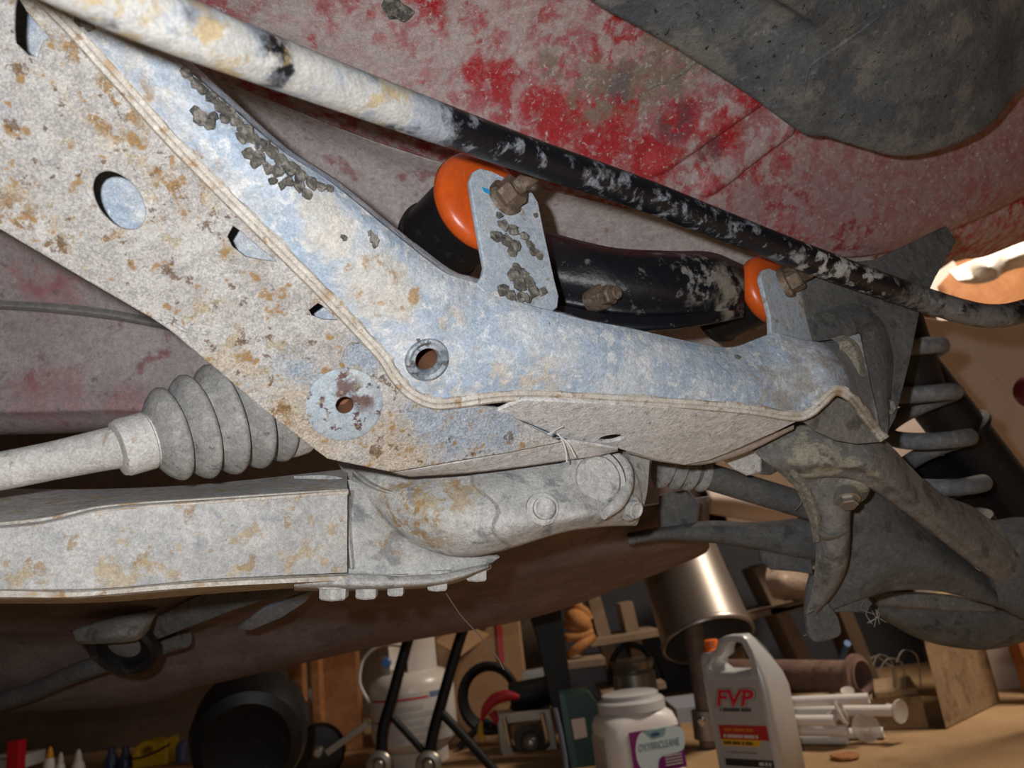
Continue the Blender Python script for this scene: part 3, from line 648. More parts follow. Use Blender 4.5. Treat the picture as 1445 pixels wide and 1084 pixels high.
# side panel on the left behind the axle
lf = [[(-620, 120, .80), (0, 200, .80), (260, 320, .82), (560, 470, .86)],
      [(-620, 330, .86), (0, 350, .86), (220, 390, .86), (540, 500, .88)],
      [(-620, 420, .875), (0, 428, .875), (215, 452, .875), (530, 520, .89)],
      [(-620, 436, .89), (0, 444, .89), (215, 466, .89), (530, 530, .90)],
      [(-620, 520, .88), (0, 520, .88), (215, 535, .885), (520, 560, .90)],
      [(-620, 572, .865), (0, 572, .865), (215, 572, .87), (510, 590, .89)],
      [(-620, 590, .875), (0, 588, .875), (215, 586, .88), (510, 605, .90)],
      [(-620, 616, .92), (0, 613, .92), (200, 608, .925), (500, 622, .94)],
      [(-620, 612, 1.05), (0, 609, 1.05), (200, 606, 1.05), (500, 620, 1.05)]]
lfg = loft(lf, 80, 64, byindex=True); tlf = bvh(lfg)
mk('rear_side_panel', lfg, M_pinkgrey, cb)
mk('sealed_seam', loft([[(-200, 420, .868), (0, 424, .868), (120, 432, .868), (215, 448, .868), (330, 476, .872)], [(-200, 428, .860), (0, 431, .860), (120, 440, .860), (215, 456, .860), (330, 484, .865)],
    [(-200, 432, .87), (0, 436, .87), (120, 446, .87), (215, 461, .87), (330, 488, .875)]], 60, 12), M_sealant, cb)
# belly that runs on into the dark
bl = [[(-620, 700, .74), (150, 720, .76), (420, 740, .82), (700, 740, .90), (1000, 700, 1.05)],
      [(-620, 815, .85), (150, 820, .86), (420, 820, .92), (700, 800, 1.0), (1000, 760, 1.15)],
      [(-620, 895, 1.00), (120, 880, 1.02), (400, 858, 1.08), (700, 832, 1.16), (1000, 772, 1.25)],
      [(-620, 925, 1.10), (120, 905, 1.14), (400, 880, 1.20), (700, 850, 1.26), (990, 782, 1.32)],
      [(-620, 985, 1.22), (120, 975, 1.25), (300, 950, 1.28), (520, 905, 1.33), (760, 860, 1.38), (960, 795, 1.42)],
      [(-620, 1000, 1.34), (100, 1000, 1.36), (300, 962, 1.40), (520, 912, 1.45), (760, 866, 1.50), (950, 797, 1.52)],
      [(-620, 960, 1.60), (100, 960, 1.6), (300, 930, 1.62), (520, 880, 1.65), (760, 830, 1.68), (950, 770, 1.7)],
      [(-620, 700, 1.70), (100, 700, 1.7), (300, 690, 1.72), (520, 660, 1.75), (760, 640, 1.78), (950, 640, 1.8)]]
mk('belly_panel', loft(bl, 70, 60), dirty('belly_undercoat', (.19, .140, .135), [((.26, .20, .19), (14, .45, .62), None, .7), ((.12, .10, .098), (26, .55, .68), None, .6)], rough=.85, bump=.3, bscale=120, spec=.2), cb, solid=.002)
mk('inner_fender', loft([[(1235, 352, 1.02), (1330, 312, 1.08), (1460, 255, 1.14), (1640, 180, 1.2)], [(1240, 372, 1.06), (1335, 345, 1.12), (1460, 310, 1.18), (1640, 250, 1.24)],
    [(1250, 392, 1.16), (1345, 368, 1.20), (1390, 362, 1.24), (1460, 336, 1.28), (1640, 280, 1.34)]], 50, 16), M_red, cb, solid=.002)

# ================================================================== fuel tank shield
tk = thing('fuel_tank', 'dark slate plastic fuel tank with speckled pits, above the red floorpan', 'fuel tank', P(1250, 220, .85))
edge = [(770, -60, .595), (830, -2, .62), (905, 40, .66), (960, 72, .69), (1060, 136, .745), (1130, 186, .785), (1165, 192, .80), (1210, 206, .815), (1270, 220, .835), (1335, 208, .85), (1395, 178, .86), (1445, 124, .87), (1560, 30, .88)]
def off(px, py, dd): return [(x + px * k, y + py * k, d + dd) for (x, y, d), k in zip(edge, [1] * 13)]
tankrows = [[(x, y - 4, d + .07) for x, y, d in edge], [(x, y - 2, d + .012) for x, y, d in edge], edge, [(x + 4, y - 14, d - .012) for x, y, d in edge],
            [(x + 18 - (x - 1100) * .08, y - 50, d - .035) for x, y, d in edge], [(x + 40 - (x - 1100) * .12, y - 110 - max(0, (y - 60)) * .15, d - .075) for x, y, d in edge],
            [(1100 + (x - 1100) * .7, -40 + (y - 100) * .25, d - .15) for x, y, d in edge], [(1100 + (x - 1100) * .7, -260 + (y - 100) * .1, d - .25) for x, y, d in edge]]
tkg = loft(tankrows, 110, 70, byindex=True); ttk = bvh(tkg)
mk('tank_shell', tkg, M_tank, tk)
mk('moulded_crease', tube([hit(ttk, *q)[0] for q in ((1133, 142), (1137, 115), (1142, 95), (1160, 80), (1190, 60), (1225, 35), (1250, 15))], [.001, .0022, .0022, .001], 8, 40), M_tank, tk)
# ================================================================== wheel-side suspension arm
ka = thing('control_arm', 'mud-grey forked suspension arm with curved claw and bright bolt', 'suspension arm', P(1250, 860, .92))
kr = [[(1050, 618, .80), (1100, 585, .79), (1150, 575, .78), (1205, 590, .78), (1246, 618, .78), (1318, 690, .83), (1372, 715, .87), (1402, 735, .90), (1445, 745, .93), (1560, 800, 1.0)],
      [(1066, 640, .77), (1105, 622, .76), (1150, 618, .75), (1200, 630, .75), (1240, 640, .755), (1305, 698, .80), (1360, 732, .84), (1400, 758, .87), (1445, 775, .90), (1560, 830, .97)],
      [(1085, 655, .76), (1115, 650, .75), (1150, 650, .74), (1195, 655, .74), (1235, 664, .745), (1300, 712, .79), (1355, 755, .83), (1400, 785, .86), (1445, 800, .89), (1560, 850, .96)],
      [(1105, 672, .77), (1125, 668, .76), (1152, 664, .75), (1190, 664, .748), (1230, 676, .755), (1295, 722, .80), (1350, 766, .84), (1395, 800, .87), (1440, 826, .90), (1560, 870, .97)],
      [(1118, 684, .79), (1132, 680, .78), (1156, 676, .77), (1190, 676, .768), (1228, 690, .775), (1292, 735, .82), (1347, 778, .86), (1392, 812, .89), (1436, 840, .92), (1560, 885, .99)],
      [(1120, 680, .88), (1134, 676, .87), (1160, 672, .86), (1192, 672, .86), (1230, 686, .87), (1294, 730, .91), (1350, 772, .95), (1394, 806, .98), (1440, 832, 1.0), (1560, 875, 1.05)]]
kg = loft(kr, 110, 50, byindex=True); tkk = bvh(kg)
mk('upper_fork', kg, M_grime, ka)
mk('claw', loft([[(1098, 655, .785), (1118, 682, .785), (1140, 715, .79), (1151, 755, .80), (1150, 800, .81), (1144, 840, .82), (1138, 868, .83)],
    [(1125, 655, .765), (1145, 690, .768), (1165, 725, .775), (1172, 765, .785), (1170, 800, .795), (1160, 832, .81), (1148, 862, .825)],
    [(1196, 672, .768), (1200, 694, .772), (1197, 728, .78), (1197, 764, .79), (1192, 802, .80), (1176, 835, .815), (1152, 866, .83)],
    [(1200, 680, .82), (1203, 700, .82), (1200, 730, .825), (1200, 766, .83), (1195, 804, .84), (1178, 838, .85), (1153, 868, .855)]], 70, 36, byindex=True), M_grime, ka)
mk('claw_step', loft([[(1150, 745, .782), (1165, 752, .779), (1180, 752, .778), (1194, 744, .784)], [(1152, 752, .778), (1166, 758, .775), (1181, 757, .774), (1195, 750, .78)], [(1153, 758, .79), (1167, 764, .788), (1182, 762, .786), (1196, 756, .79)]], 24, 8), M_grime, ka)
mk('caked_mud', loft([[(1096, 650, .77), (1110, 672, .77), (1128, 700, .775), (1142, 735, .785), (1148, 765, .79)], [(1108, 646, .755), (1124, 672, .757), (1142, 700, .764), (1152, 735, .775), (1154, 765, .785)],
    [(1118, 648, .762), (1136, 674, .765), (1150, 702, .77), (1158, 735, .78), (1157, 765, .788)]], 60, 14), M_caked, ka)
bc = P(1195, 704, .765); bnn = DIR(-.05, -.72, .69)
mk('bolt_boss', lathe(P(1193, 690, .78), bnn, [(-.02, .024), (.004, .023), (.008, .020), (.009, .012)], 36), M_grime, ka)
mk('bolt', join(lathe(bc, bnn, [(-.01, .0125), (.002, .0125), (.003, .011)], 30), hexa(bc + bnn * .003, bnn, .0095, .006)), plain('bright_zinc_bolt', (.42, .40, .37), .3, .8), ka, angle=30)
mk('rubber_flap', plate_geo([(1143, 826), (1150, 812), (1158, 838), (1178, 862), (1186, 880), (1187, 896), (1170, 904), (1150, 906), (1142, 892), (1139, 860)], Plane((1140, 820, .84), (1190, 890, .85), (1140, 900, .84)), .008, (), .002, smooth=50), M_grime2, ka)
mk('web_panel', loft([[(1190, 676, .86), (1235, 690, .86), (1290, 735, .88), (1350, 780, .91), (1400, 820, .93), (1440, 850, .95)],
    [(1188, 730, .85), (1235, 735, .85), (1290, 760, .865), (1350, 795, .89), (1395, 825, .92), (1432, 853, .94)],
    [(1186, 790, .845), (1235, 785, .845), (1290, 795, .86), (1345, 812, .88), (1390, 832, .91), (1428, 856, .93)],
    [(1170, 850, .86), (1215, 838, .855), (1262, 826, .87), (1320, 828, .89), (1380, 842, .91), (1424, 860, .93)],
    [(1166, 866, .87), (1212, 848, .87), (1262, 834, .88), (1320, 834, .90), (1380, 848, .92), (1424, 863, .94)],
    [(1168, 862, .93), (1214, 846, .93), (1264, 832, .94), (1322, 832, .95), (1382, 846, .97), (1426, 860, .98)]], 70, 44, byindex=True), M_grime2, ka)
mk('web_tab', plate_geo([(1160, 848), (1200, 836), (1222, 838), (1232, 852), (1222, 866), (1200, 864), (1165, 866)], Plane((1160, 850, .865), (1230, 850, .87), (1190, 866, .868)), .006, (), .002), M_grime2, ka)
mk('joint_eye', lathe(P(1446, 830, .90), DIR(.1, -.2, 1), [(-.03, .022), (.0, .022), (.004, .018), (.002, .012), (.004, .010), (.006, .009)], 36), M_grime, ka)
mk('joint_lug', loft([[(1400, 735, .91), (1440, 730, .92), (1500, 740, .93)], [(1395, 770, .89), (1440, 765, .89), (1500, 775, .90)], [(1410, 850, .90), (1445, 865, .90), (1500, 870, .91)], [(1420, 862, .96), (1450, 872, .96), (1500, 875, .97)]], 30, 20), M_grime2, ka)
for i in range(9):
    x, y = random.Random(i).choice(((1148, 880), (1230, 862), (1240, 858), (1236, 860), (1218, 850), (1226, 858), (1130, 700), (1120, 690)))
    p0 = P(x, y, .86); rr = random.Random(i + 50)
    mk('plant_fibre', tube([p0, p0 + DIR(rr.uniform(-.6, .6), -1, .2) * .008, p0 + DIR(rr.uniform(-1, 1), -1, .1) * .018], .0005, 5, 6), M_caked, ka)

ds = thing('brake_dust_shield', 'large round grey dust shield with curved rim, below the suspension arm', 'dust shield', P(1370, 915, .98))
mk('dish', loft([[(1215, 846, 1.070), (1260, 836, 1.060), (1330, 838, 1.060), (1400, 850, 1.070), (1470, 850, 1.080), (1560, 840, 1.100)],
    [(1232, 860, 1.055), (1270, 862, 1.045), (1330, 864, 1.040), (1400, 866, 1.045), (1470, 864, 1.055), (1560, 850, 1.080)],
    [(1245, 872, 1.060), (1285, 884, 1.050), (1340, 894, 1.045), (1400, 896, 1.050), (1470, 884, 1.060), (1560, 860, 1.080)],
    [(1255, 880, 1.090), (1298, 902, 1.080), (1348, 914, 1.075), (1402, 916, 1.075), (1470, 898, 1.085), (1560, 866, 1.100)],
    [(1257, 876, 1.130), (1300, 897, 1.130), (1350, 908, 1.130), (1404, 910, 1.130), (1470, 892, 1.140), (1560, 862, 1.150)]], 60, 36, byindex=True), M_grime2, ds)
mk('inner_lip', loft([[(1225, 836, 1.045), (1270, 838, 1.035), (1330, 842, 1.035), (1400, 852, 1.045)], [(1240, 850, 1.040), (1280, 855, 1.032), (1340, 860, 1.032), (1404, 862, 1.042)], [(1245, 858, 1.055), (1282, 861, 1.050), (1342, 864, 1.050), (1406, 864, 1.055)]], 40, 10), M_grime, ds)

# link behind, second axle boot and bracket
fl = thing('track_link', 'flat grey lateral link running behind the claw of the suspension arm', 'suspension link', P(1040, 800, .97))
mk('link_body', loft([[(885, 752, 1.0), (930, 744, .99), (1000, 735, .98), (1060, 737, .97), (1110, 733, .965), (1160, 724, .96)], [(886, 762, .985), (930, 752, .975), (1000, 745, .965), (1060, 748, .955), (1110, 748, .95), (1160, 745, .945)],
    [(888, 770, .99), (935, 762, .98), (1000, 764, .97), (1060, 772, .96), (1110, 782, .955), (1160, 790, .95)], [(890, 772, 1.03), (935, 765, 1.03), (1000, 766, 1.02), (1060, 775, 1.01), (1110, 786, 1.0), (1160, 795, 1.0)]], 60, 24, byindex=True), M_grime2, fl)
mk('link_tab', plate_geo([(1070, 770), (1100, 778), (1145, 782), (1148, 812), (1125, 808), (1088, 805), (1074, 794)], Plane((1070, 770, .965), (1148, 780, .955), (1100, 806, .965)), .012, (), .003), M_grime2, fl)
mk('link_bracket', plate_geo([(930, 700), (968, 690), (988, 712), (985, 738), (950, 748), (930, 745)], Plane((930, 700, .99), (988, 700, .98), (950, 748, .985)), .02, (), .004), M_grime2, fl)
ra = thing('rear_axle_shaft', 'dark axle shaft with small ribbed boot, running behind the chalky crossmember underside', 'axle shaft', P(1000, 690, .92))
s0, s1 = P(925, 650, .86), P(1165, 722, .90); sd = (s1 - s0).normalized()
pr2 = []
for i in range(4): pr2 += [(.004 + i * .016, .020 - i * .002), (.010 + i * .016, .029 - i * .003), (.014 + i * .016, .0285 - i * .003), (.018 + i * .016, .019 - i * .002)]
mk('boot', lathe(s0, sd, pr2, 36), M_boot, ra)
mk('shaft', tube([s0 + sd * .05, s0.lerp(s1, .5), s1], .0155, 24, 10), M_grime2, ra)
sb = thing('bracket_block', 'grey dusty bracket block hanging from the crossmember beside the forked arm', 'bracket', P(1045, 672, .80))
mk('block', plate_geo([(1018, 648), (1048, 628), (1064, 616), (1076, 640), (1076, 667), (1054, 673), (1036, 664)], Plane((1018, 648, .80), (1076, 640, .80), (1054, 673, .81)), .03, (), .003), M_under, sb)
mk('block_side', plate_geo([(1074, 630), (1098, 636), (1106, 656), (1102, 664), (1090, 671), (1074, 670)], Plane((1074, 630, .805), (1106, 656, .85), (1090, 671, .83)), .03, (), .003), M_grime, sb)

# ================================================================== strut and coil spring
st = thing('strut', 'black shock strut behind the end gusset, leaning beside the plywood sheet', 'shock strut', P(1400, 700, 1.1))
q0, q1 = P(1200, 410, 1.10), P(1457, 740, 1.12); qd = (q1 - q0).normalized()
mk('strut_tube', lathe(q0, qd, [(.075, .038), (.255, .038), (.257, .045), (.263, .045), (.266, .038), (.46, .037)], 44), M_rubber, st)
mk('strut_foot', loft([[(1262, 650, 1.110), (1340, 645, 1.120), (1425, 690, 1.140), (1480, 745, 1.140)], [(1280, 700, 1.090), (1360, 690, 1.090), (1440, 715, 1.110), (1490, 765, 1.120)], [(1340, 770, 1.070), (1400, 770, 1.080), (1460, 770, 1.100), (1540, 790, 1.110)]], 30, 16), M_rubber, st, solid=.01)
cs = thing('coil_spring', 'grey coil spring in front of the black strut', 'coil spring', P(1350, 720, 1.0))
e0, e1 = P(1245, 412, .985), P(1345, 735, .985); ed = (e1 - e0).normalized()
uu = DIR(1, .25, 0); uu = (uu - ed * uu.dot(ed)).normalized(); vv = ed.cross(uu)
if vv.dot(DIR(0, 0, 1)) < 0: vv = -vv
turns = 5.1; rC = .046; pth = []
for i in range(180):
    a = 2 * math.pi * turns * i / 179
    pth.append(e0 + ed * ((e1 - e0).length * i / 179) + uu * math.cos(a) * -rC + vv * math.sin(a) * rC * .9)
mk('coil', tube(pth, .0108, 16), M_spring, cs)
mk('added_dark_core', lathe(e0, ed, [(-.02, .036), (.135, .038), (.145, .034), (.148, .02)], 36), M_rubber, cs)  # black cylinder added inside the coil to keep its unlit rear turns dark
mk('spring_seat', lathe(e1, ed, [(-.004, .02), (-.002, .046), (.006, .048), (.008, .02)], 36), M_rubber, cs)

# ================================================================== stuff under the far belly
ex = thing('exhaust_hanger', 'grey exhaust pipe bracket with black rubber ring under the dark belly', 'pipe bracket', P(175, 945, .98))
rc = P(173, 914, .955)
mk('rubber_ring', lathe(rc, DIR(.0, -.45, .9), [(-.012, .036), (-.006, .043), (.004, .043), (.008, .038), (.005, .030), (-.004, .029)], 44), M_rubber, ex)
mk('ring_plate', lathe(rc, DIR(.0, -.45, .9), [(-.012, .03), (-.006, .029), (-.002, .012), (-.001, .002)], 36), M_grime2, ex)
mk('strap', loft([[(100, 890, .95), (150, 872, .93), (195, 862, .93), (226, 856, .96)], [(106, 904, .94), (150, 896, .905), (190, 892, .905), (216, 876, .94)], [(110, 910, .96), (150, 909, .92), (192, 905, .92), (212, 890, .96)]], 30, 12), M_grime, ex, solid=.002)
mk('brace', plate_geo([(222, 870), (275, 842), (300, 832), (430, 828), (330, 862), (225, 902), (212, 906)], Plane((222, 870, .95), (430, 830, .84), (220, 905, .97)), .006, (), .002), M_grime2, ex)
mk('tab', plate_geo([(335, 888), (372, 860), (442, 834), (432, 850), (398, 872), (355, 890)], Plane((335, 888, .97), (442, 834, .88), (398, 872, .94)), .005, (), .0015), dirty('bluish_tab', (.20, .22, .26), [((.28, .28, .29), (40, .45, .6), None, .6)], rough=.6), ex)
pp = thing('tail_pipe', 'dark exhaust pipe slanting beneath the rubber hanger ring', 'exhaust pipe', P(60, 980, 1.2))
mk('pipe', tube([P(-120, 1020, 1.28), P(20, 985, 1.2), P(120, 945, 1.12), P(260, 900, 1.06)], .014, 20, 30), M_grime2, pp)
ty = thing('far_wheel', 'black road wheel in the dark behind the belly', 'wheel', P(350, 1080, 1.62))
tcn = P(352, 1036, 1.66); tn = DIR(.25, 0, 1)
mk('tyre', lathe(tcn, tn, [(-.10, .07), (-.09, .11), (-.06, .122), (.02, .122), (.05, .112), (.06, .09), (.05, .07)], 56), M_rubber, ty)
mk('rim', lathe(tcn, tn, [(.03, .075), (.035, .06), (.02, .06), (.03, .03), (.035, .01)], 40), plain('painted_rim', (.03, .03, .03), .6), ty)
mk('hanging_wire', tube([P(622, 826, .68), P(650, 868, .70), P(672, 892, .71), P(700, 925, .72), P(711, 945, .72)], .0006, 6, 24), plain('thin_wire', (.14, .11, .09), .6),
   label='thin brown wire dangling from the bolted flange of the cast housing', cat='wire')
wires = thing('wire_ends', 'cut white wire ends poking out of the crossmember underside', 'wire', P(795, 650, .62))
for a, b in (((788, 612, .615), (800, 652, .612)), ((786, 612, .617), (812, 645, .615)), ((784, 610, .617), (758, 622, .613)), ((784, 610, .617), (770, 614, .611)), ((780, 609, .618), (795, 602, .61))):
    mk('strand', tube([P(*a), P((a[0] + b[0]) / 2 + 3, (a[1] + b[1]) / 2 - 2, (a[2] + b[2]) / 2 - .002), P(*b)], .0006, 6, 10), plain('pale_wire', (.6, .58, .55), .6), wires)
# ================================================================== garage shell
M_floor = dirty('floor_dirt', (.36, .225, .115), [((.44, .29, .16), (3, .42, .62), None, .7), ((.24, .14, .07), (7, .55, .7), None, .6), ((.50, .36, .22), (40, .6, .7), None, .4)], rough=.8, bump=.4, bscale=60, bdist=.004, spec=.2)
M_wall = dirty('wall_boards', (.10, .065, .045), [((.15, .095, .06), (3, .42, .62), None, .7), ((.05, .035, .028), (9, .55, .7), None, .7)], rough=.8, bump=.2, bscale=40)
M_ceil = plain('ceiling_paint', (.35, .31, .27), .9)
struct('floor', box((0, 1.1, -.05), (6.6, 5.8, .1)), M_floor, smooth=False)
struct('wall_back', box((0, 4.05, 1.25), (6.6, .1, 2.5)), M_wall, smooth=False)
struct('wall_left', box((-3.35, 1.1, 1.25), (.1, 5.8, 2.5)), M_wall, smooth=False)
struct('wall_right', box((3.35, 1.1, 1.25), (.1, 5.8, 2.5)), M_wall, smooth=False)
struct('wall_front', box((0, -1.85, 1.25), (6.6, .1, 2.5)), M_wall, smooth=False)
struct('ceiling', box((0, 1.1, 2.55), (6.7, 5.9, .1)), M_ceil, smooth=False)
M_wood = dirty('wood_orange', (.36, .15, .055), [((.46, .21, .09), (9, .42, .62), None, .7, dict(dist=2)), ((.20, .075, .03), (14, .55, .68), None, .6)], rough=.6, bump=.2, bscale=80)
M_wood2 = dirty('wood_weathered', (.30, .20, .115), [((.38, .27, .16), (9, .42, .62), None, .7, dict(dist=1)), ((.14, .09, .055), (16, .52, .66), None, .7)], rough=.85, bump=.5, bscale=90, bdist=.004)
M_ply = dirty('plywood', (.58, .49, .44), [((.64, .55, .495), (5, .42, .62), None, .6), ((.36, .26, .20), (30, .68, .74), None, .7)], rough=.7, bump=.1, vary=.08)
M_card = dirty('cardboard', (.42, .245, .13), [((.35, .20, .10), (8, .45, .62), None, .5)], rough=.85, bump=.1)
M_blackmetal = plain('black_metal', (.006, .006, .007), .5, 0, .25)
M_whitep = plain('white_plastic', (.72, .70, .68), .4, vary=.05)
M_clear = NT('clear_plastic'); M_clear.b.inputs['Base Color'].default_value = C(.85, .80, .75); M_clear.b.inputs['Roughness'].default_value = .25
M_clear.b.inputs['Transmission Weight'].default_value = .55; M_clear = M_clear.m
M_steel = plain('dull_steel', (.30, .27, .23), .35, .7)
M_chrome = plain('chrome', (.7, .7, .7), .15, 1.0)
Z = Vector((0, 0, 1))

# ---- big timber block, ledge and planks at the right
def slab(name, pts, z0, z1, mat, **kw):                  # prism over a floor outline
    V = [Vector((p.x, p.y, z0)) for p in pts] + [Vector((p.x, p.y, z1)) for p in pts]; n = len(pts)
    Fc = [tuple(reversed(range(n))), tuple(range(n, 2 * n))] + [(i, (i + 1) % n, n + (i + 1) % n, n + i) for i in range(n)]
    return mk(name, (V, Fc), mat, smooth=False, bevel=.004, weld=True, **kw)
ba, bb = PZ(1335, 1030), PZ(1412, 992); back = Vector((.095, .20, 0))
slab('timber_block', [ba, bb, bb + back, ba + back], 0, .34, M_wood2, label='big weathered timber block standing on the floor behind the white pipes', cat='timber')
pa, pb = PZ(1085, 1040) + Vector((0, .03, 0)), PZ(1330, 1030) + Vector((-.02, .03, 0))
slab('short_plank', [pa, pb, pb + Vector((-.05, .2, 0)), pa + Vector((-.05, .2, 0))], 0, .085, M_wood2, label='rough low plank butted against the big timber block', cat='plank')
slab('broken_board', [PZ(1235, 985, .09), PZ(1296, 978, .09), PZ(1285, 960, .09), PZ(1232, 966, .09)], .084, .105, M_wood2, label='broken grey-brown board lying on the low plank', cat='board')
la, lb2 = PZ(1395, 997) + Vector((.16, -.02, 0)), PZ(1640, 955)
slab('concrete_ledge', [la + Vector((.04, .06, 0)), lb2, lb2 + Vector((0, .18, 0)), la + Vector((.04, .18, 0))], 0, .10, dirty('ledge_concrete', (.42, .29, .17), [((.52, .38, .25), (10, .45, .6), None, .7)], rough=.9, bump=.5, bscale=60), label='tan concrete ledge along the floor beside the timber block', cat='ledge')
la += Vector((.04, .11, 0)); lb2 += Vector((.0, .1, 0))
slab('tan_board', [la, lb2, lb2 + Vector((0, .04, 0)), la + Vector((0, .04, 0))], .10, .34, M_wood2, label='tan board standing on the concrete ledge', cat='board')
c0 = PZ(1193, 1071)
mk('wood_chip', lathe(c0, Z, [(0, .030), (.006, .036), (.010, .034), (.011, .01)], 9), M_wood, smooth=False, label='small flat orange wood chip on the open floor', cat='wood chip')

# ---- plywood, orange framing and crumpled plastic seen past the strut
def quad(pts, y, th): return [PY(a, b, y) for a, b in pts]
class PYpl(Plane):
    def __init__(s, y): s.o = Vector((0, y, 1)); s.n = Vector((0, -1, 0))
mk('plywood_sheet', plate_geo([(1299, 447), (1330, 452), (1500, 440), (1640, 440), (1640, 900), (1450, 905), (1418, 800), (1345, 570)], Plane((1300, 447, 2.0), (1640, 440, 2.1), (1450, 900, 1.98)), .018, (), .001), M_ply,
   label='large beige plywood sheet leaning behind the black strut', cat='plywood')
mk('inner_plywood', plate_geo([(1235, 560), (1300, 560), (1320, 640), (1450, 985), (1350, 1005), (1230, 650)], PYpl(2.75), .018), M_ply, label='small plywood offcut showing between the spring coils', cat='plywood')
mk('wood_stud', plate_geo([(1285, 430), (1300, 445), (1350, 575), (1440, 800), (1500, 960), (1460, 975), (1400, 800), (1320, 580), (1282, 470)], PYpl(2.45), .06), M_wood, label='narrow orange-brown stud along the edge of the plywood sheet', cat='wood stud')
mk('wood_sheet', plate_geo([(1300, 400), (1340, 372), (1640, 290), (1640, 470), (1640, 960), (1500, 975), (1310, 440)], PYpl(2.9), .05), M_wood, label='orange-brown wood panel above the plywood sheet', cat='wood sheet')
mk('wood_batten', plate_geo([(1306, 395), (1345, 368), (1350, 375), (1322, 405), (1420, 640), (1545, 945), (1520, 955), (1400, 650), (1308, 412)], PYpl(2.8), .04), M_ply, label='pale upright batten at the corner of the wood panel', cat='batten')
pl_rows = [[PY(x, y, 2.45 + .05 * math.sin(i * 1.7)) for i, (x, y) in enumerate(((1338, 382), (1360, 372), (1385, 362), (1410, 352), (1440, 340), (1480, 325), (1560, 300)))],
           [PY(x, y, 2.36 + .06 * math.sin(i * 2.3)) for i, (x, y) in enumerate(((1352, 396), (1372, 388), (1396, 376), (1418, 368), (1448, 358), (1490, 345), (1560, 325)))],
           [PY(x, y, 2.42 + .05 * math.sin(i * 1.9 + 1)) for i, (x, y) in enumerate(((1360, 400), (1378, 401), (1402, 396), (1420, 384), (1450, 376), (1490, 368), (1560, 350)))]]
mk('crumpled_sheet', loft(pl_rows, 60, 24), dirty('white_sheet', (.72, .68, .62), [((.35, .33, .32), (26, .62, .7), None, .7)], rough=.5, bump=.3, bscale=30, bdist=.01), solid=.002, label='crumpled white plastic sheet hanging over the orange wood panel', cat='plastic sheet')
mk('red_ball', lathe(P(1458, 552, 1.5), DIR(-.5, 0, .85), [(-.024, .016), (-.016, .028), (.0, .034), (.016, .028), (.024, .016), (.026, .004)], 32), plain('dark_red_knob', (.12, .012, .015), .4), label='dark red round ball in front of the plywood sheet', cat='ball')

# ---- rusty pipe, white pipes, caps
M_rustpipe = dirty('rusty_pipe_steel', (.17, .10, .08), [((.24, .15, .12), (20, .45, .6), None, .7), ((.10, .05, .04), (30, .55, .66), None, .7)], rough=.8, bump=.4)
rp = thing('rusty_pipe', 'rusty brown flanged pipe lying behind the white pipes', 'pipe', PZ(1180, 1000))
r1, r2 = PZ(1218, 955, .147), PZ(1085, 975, .147); rdn = (r1 - r2).normalized(); rdn = Vector((.58, -.81, 0)).normalized(); r2 = r1 - rdn * .32
mk('pipe_wall', lathe(r1, rdn, [(-.50, .050), (-.03, .044), (.0, .048), (.002, .043), (-.20, .040)], 40, cap=False), M_rustpipe, rp)
mk('pipe_flange', lathe(r1, rdn, [(-.024, .046), (-.022, .062), (-.010, .062), (-.006, .046)], 40, cap=False), M_rustpipe, rp)
pipes = [((1226, 986), (1100, 991), .115, 'topmost white plastic pipe of the pile, open end showing'),
         ((1260, 1003), (1120, 1003), .080, 'longest white plastic pipe of the pile, ending in the round cap'), ((1178, 1017), (1102, 1017), .071, 'white plastic pipe in the middle of the pile'),
         ((1160, 1020), (1100, 1022), .05, 'short white plastic pipe in the middle of the pile'), ((1196, 1031), (1102, 1031), .042, 'white plastic pipe second from the floor in the pile'),
         ((1196, 1043), (1102, 1043), .016, 'white plastic pipe lying on the floor under the pile'), ((1247, 1034), (1180, 1036), .016, 'short white plastic pipe end lying on the floor beside the pile')]
for (a, b, z, lab) in pipes:
    A_, B_ = PZ(*a, z), PZ(*b, z); dd = (A_ - B_).normalized(); L = max(.2, (A_ - B_).length)
    mk('plastic_pipe', lathe(A_, dd, [(-L, .0140), (0, .0140), (0, .0112), (-.10, .0112)], 24, cap=False), M_whitep, label=lab, cat='pipe', group='white plastic pipes piled on the floor')
for (x, y, z, r, n, lab) in ((1270, 1004, .078, .030, (.5, -.86, -.1), 'clear round plastic cap on the longest white pipe'), (1160, 1004, .075, .030, (.3, -.9, .1), 'clear round plastic cap leaning on the pipe pile nearest the grey jug'),
                       (1188, 1006, .085, .032, (.8, -.5, .3), 'cloudy plastic cap wedged in the middle of the pipe pile'), (1222, 1027, .040, .036, (-.2, -.96, .1), 'cloudy round plastic cap standing on edge beside the short pipe end'),
                       (1196, 976, .125, .018, (-.2, -.5, .9), 'small clear plastic cap upright on top of the pipe pile')):
    c = PZ(x, y, z); mk('pipe_stopper', lathe(c, n, [(-.035, .0145), (-.006, .0145), (-.004, r * .96), (.0, r), (.003, r * .97), (.001, r * .6), (.0, .002)], 32), M_clear, label=lab, cat='cap', group='clear plastic pipe caps')
mk('blue_rod', tube([PZ(1176, 962, .10), PY(1196, 908, 2.45)], .010, 14, 4), plain('blue_plastic', (.02, .14, .36), .4), label='short blue plastic rod leaning behind the rusty pipe', cat='rod')
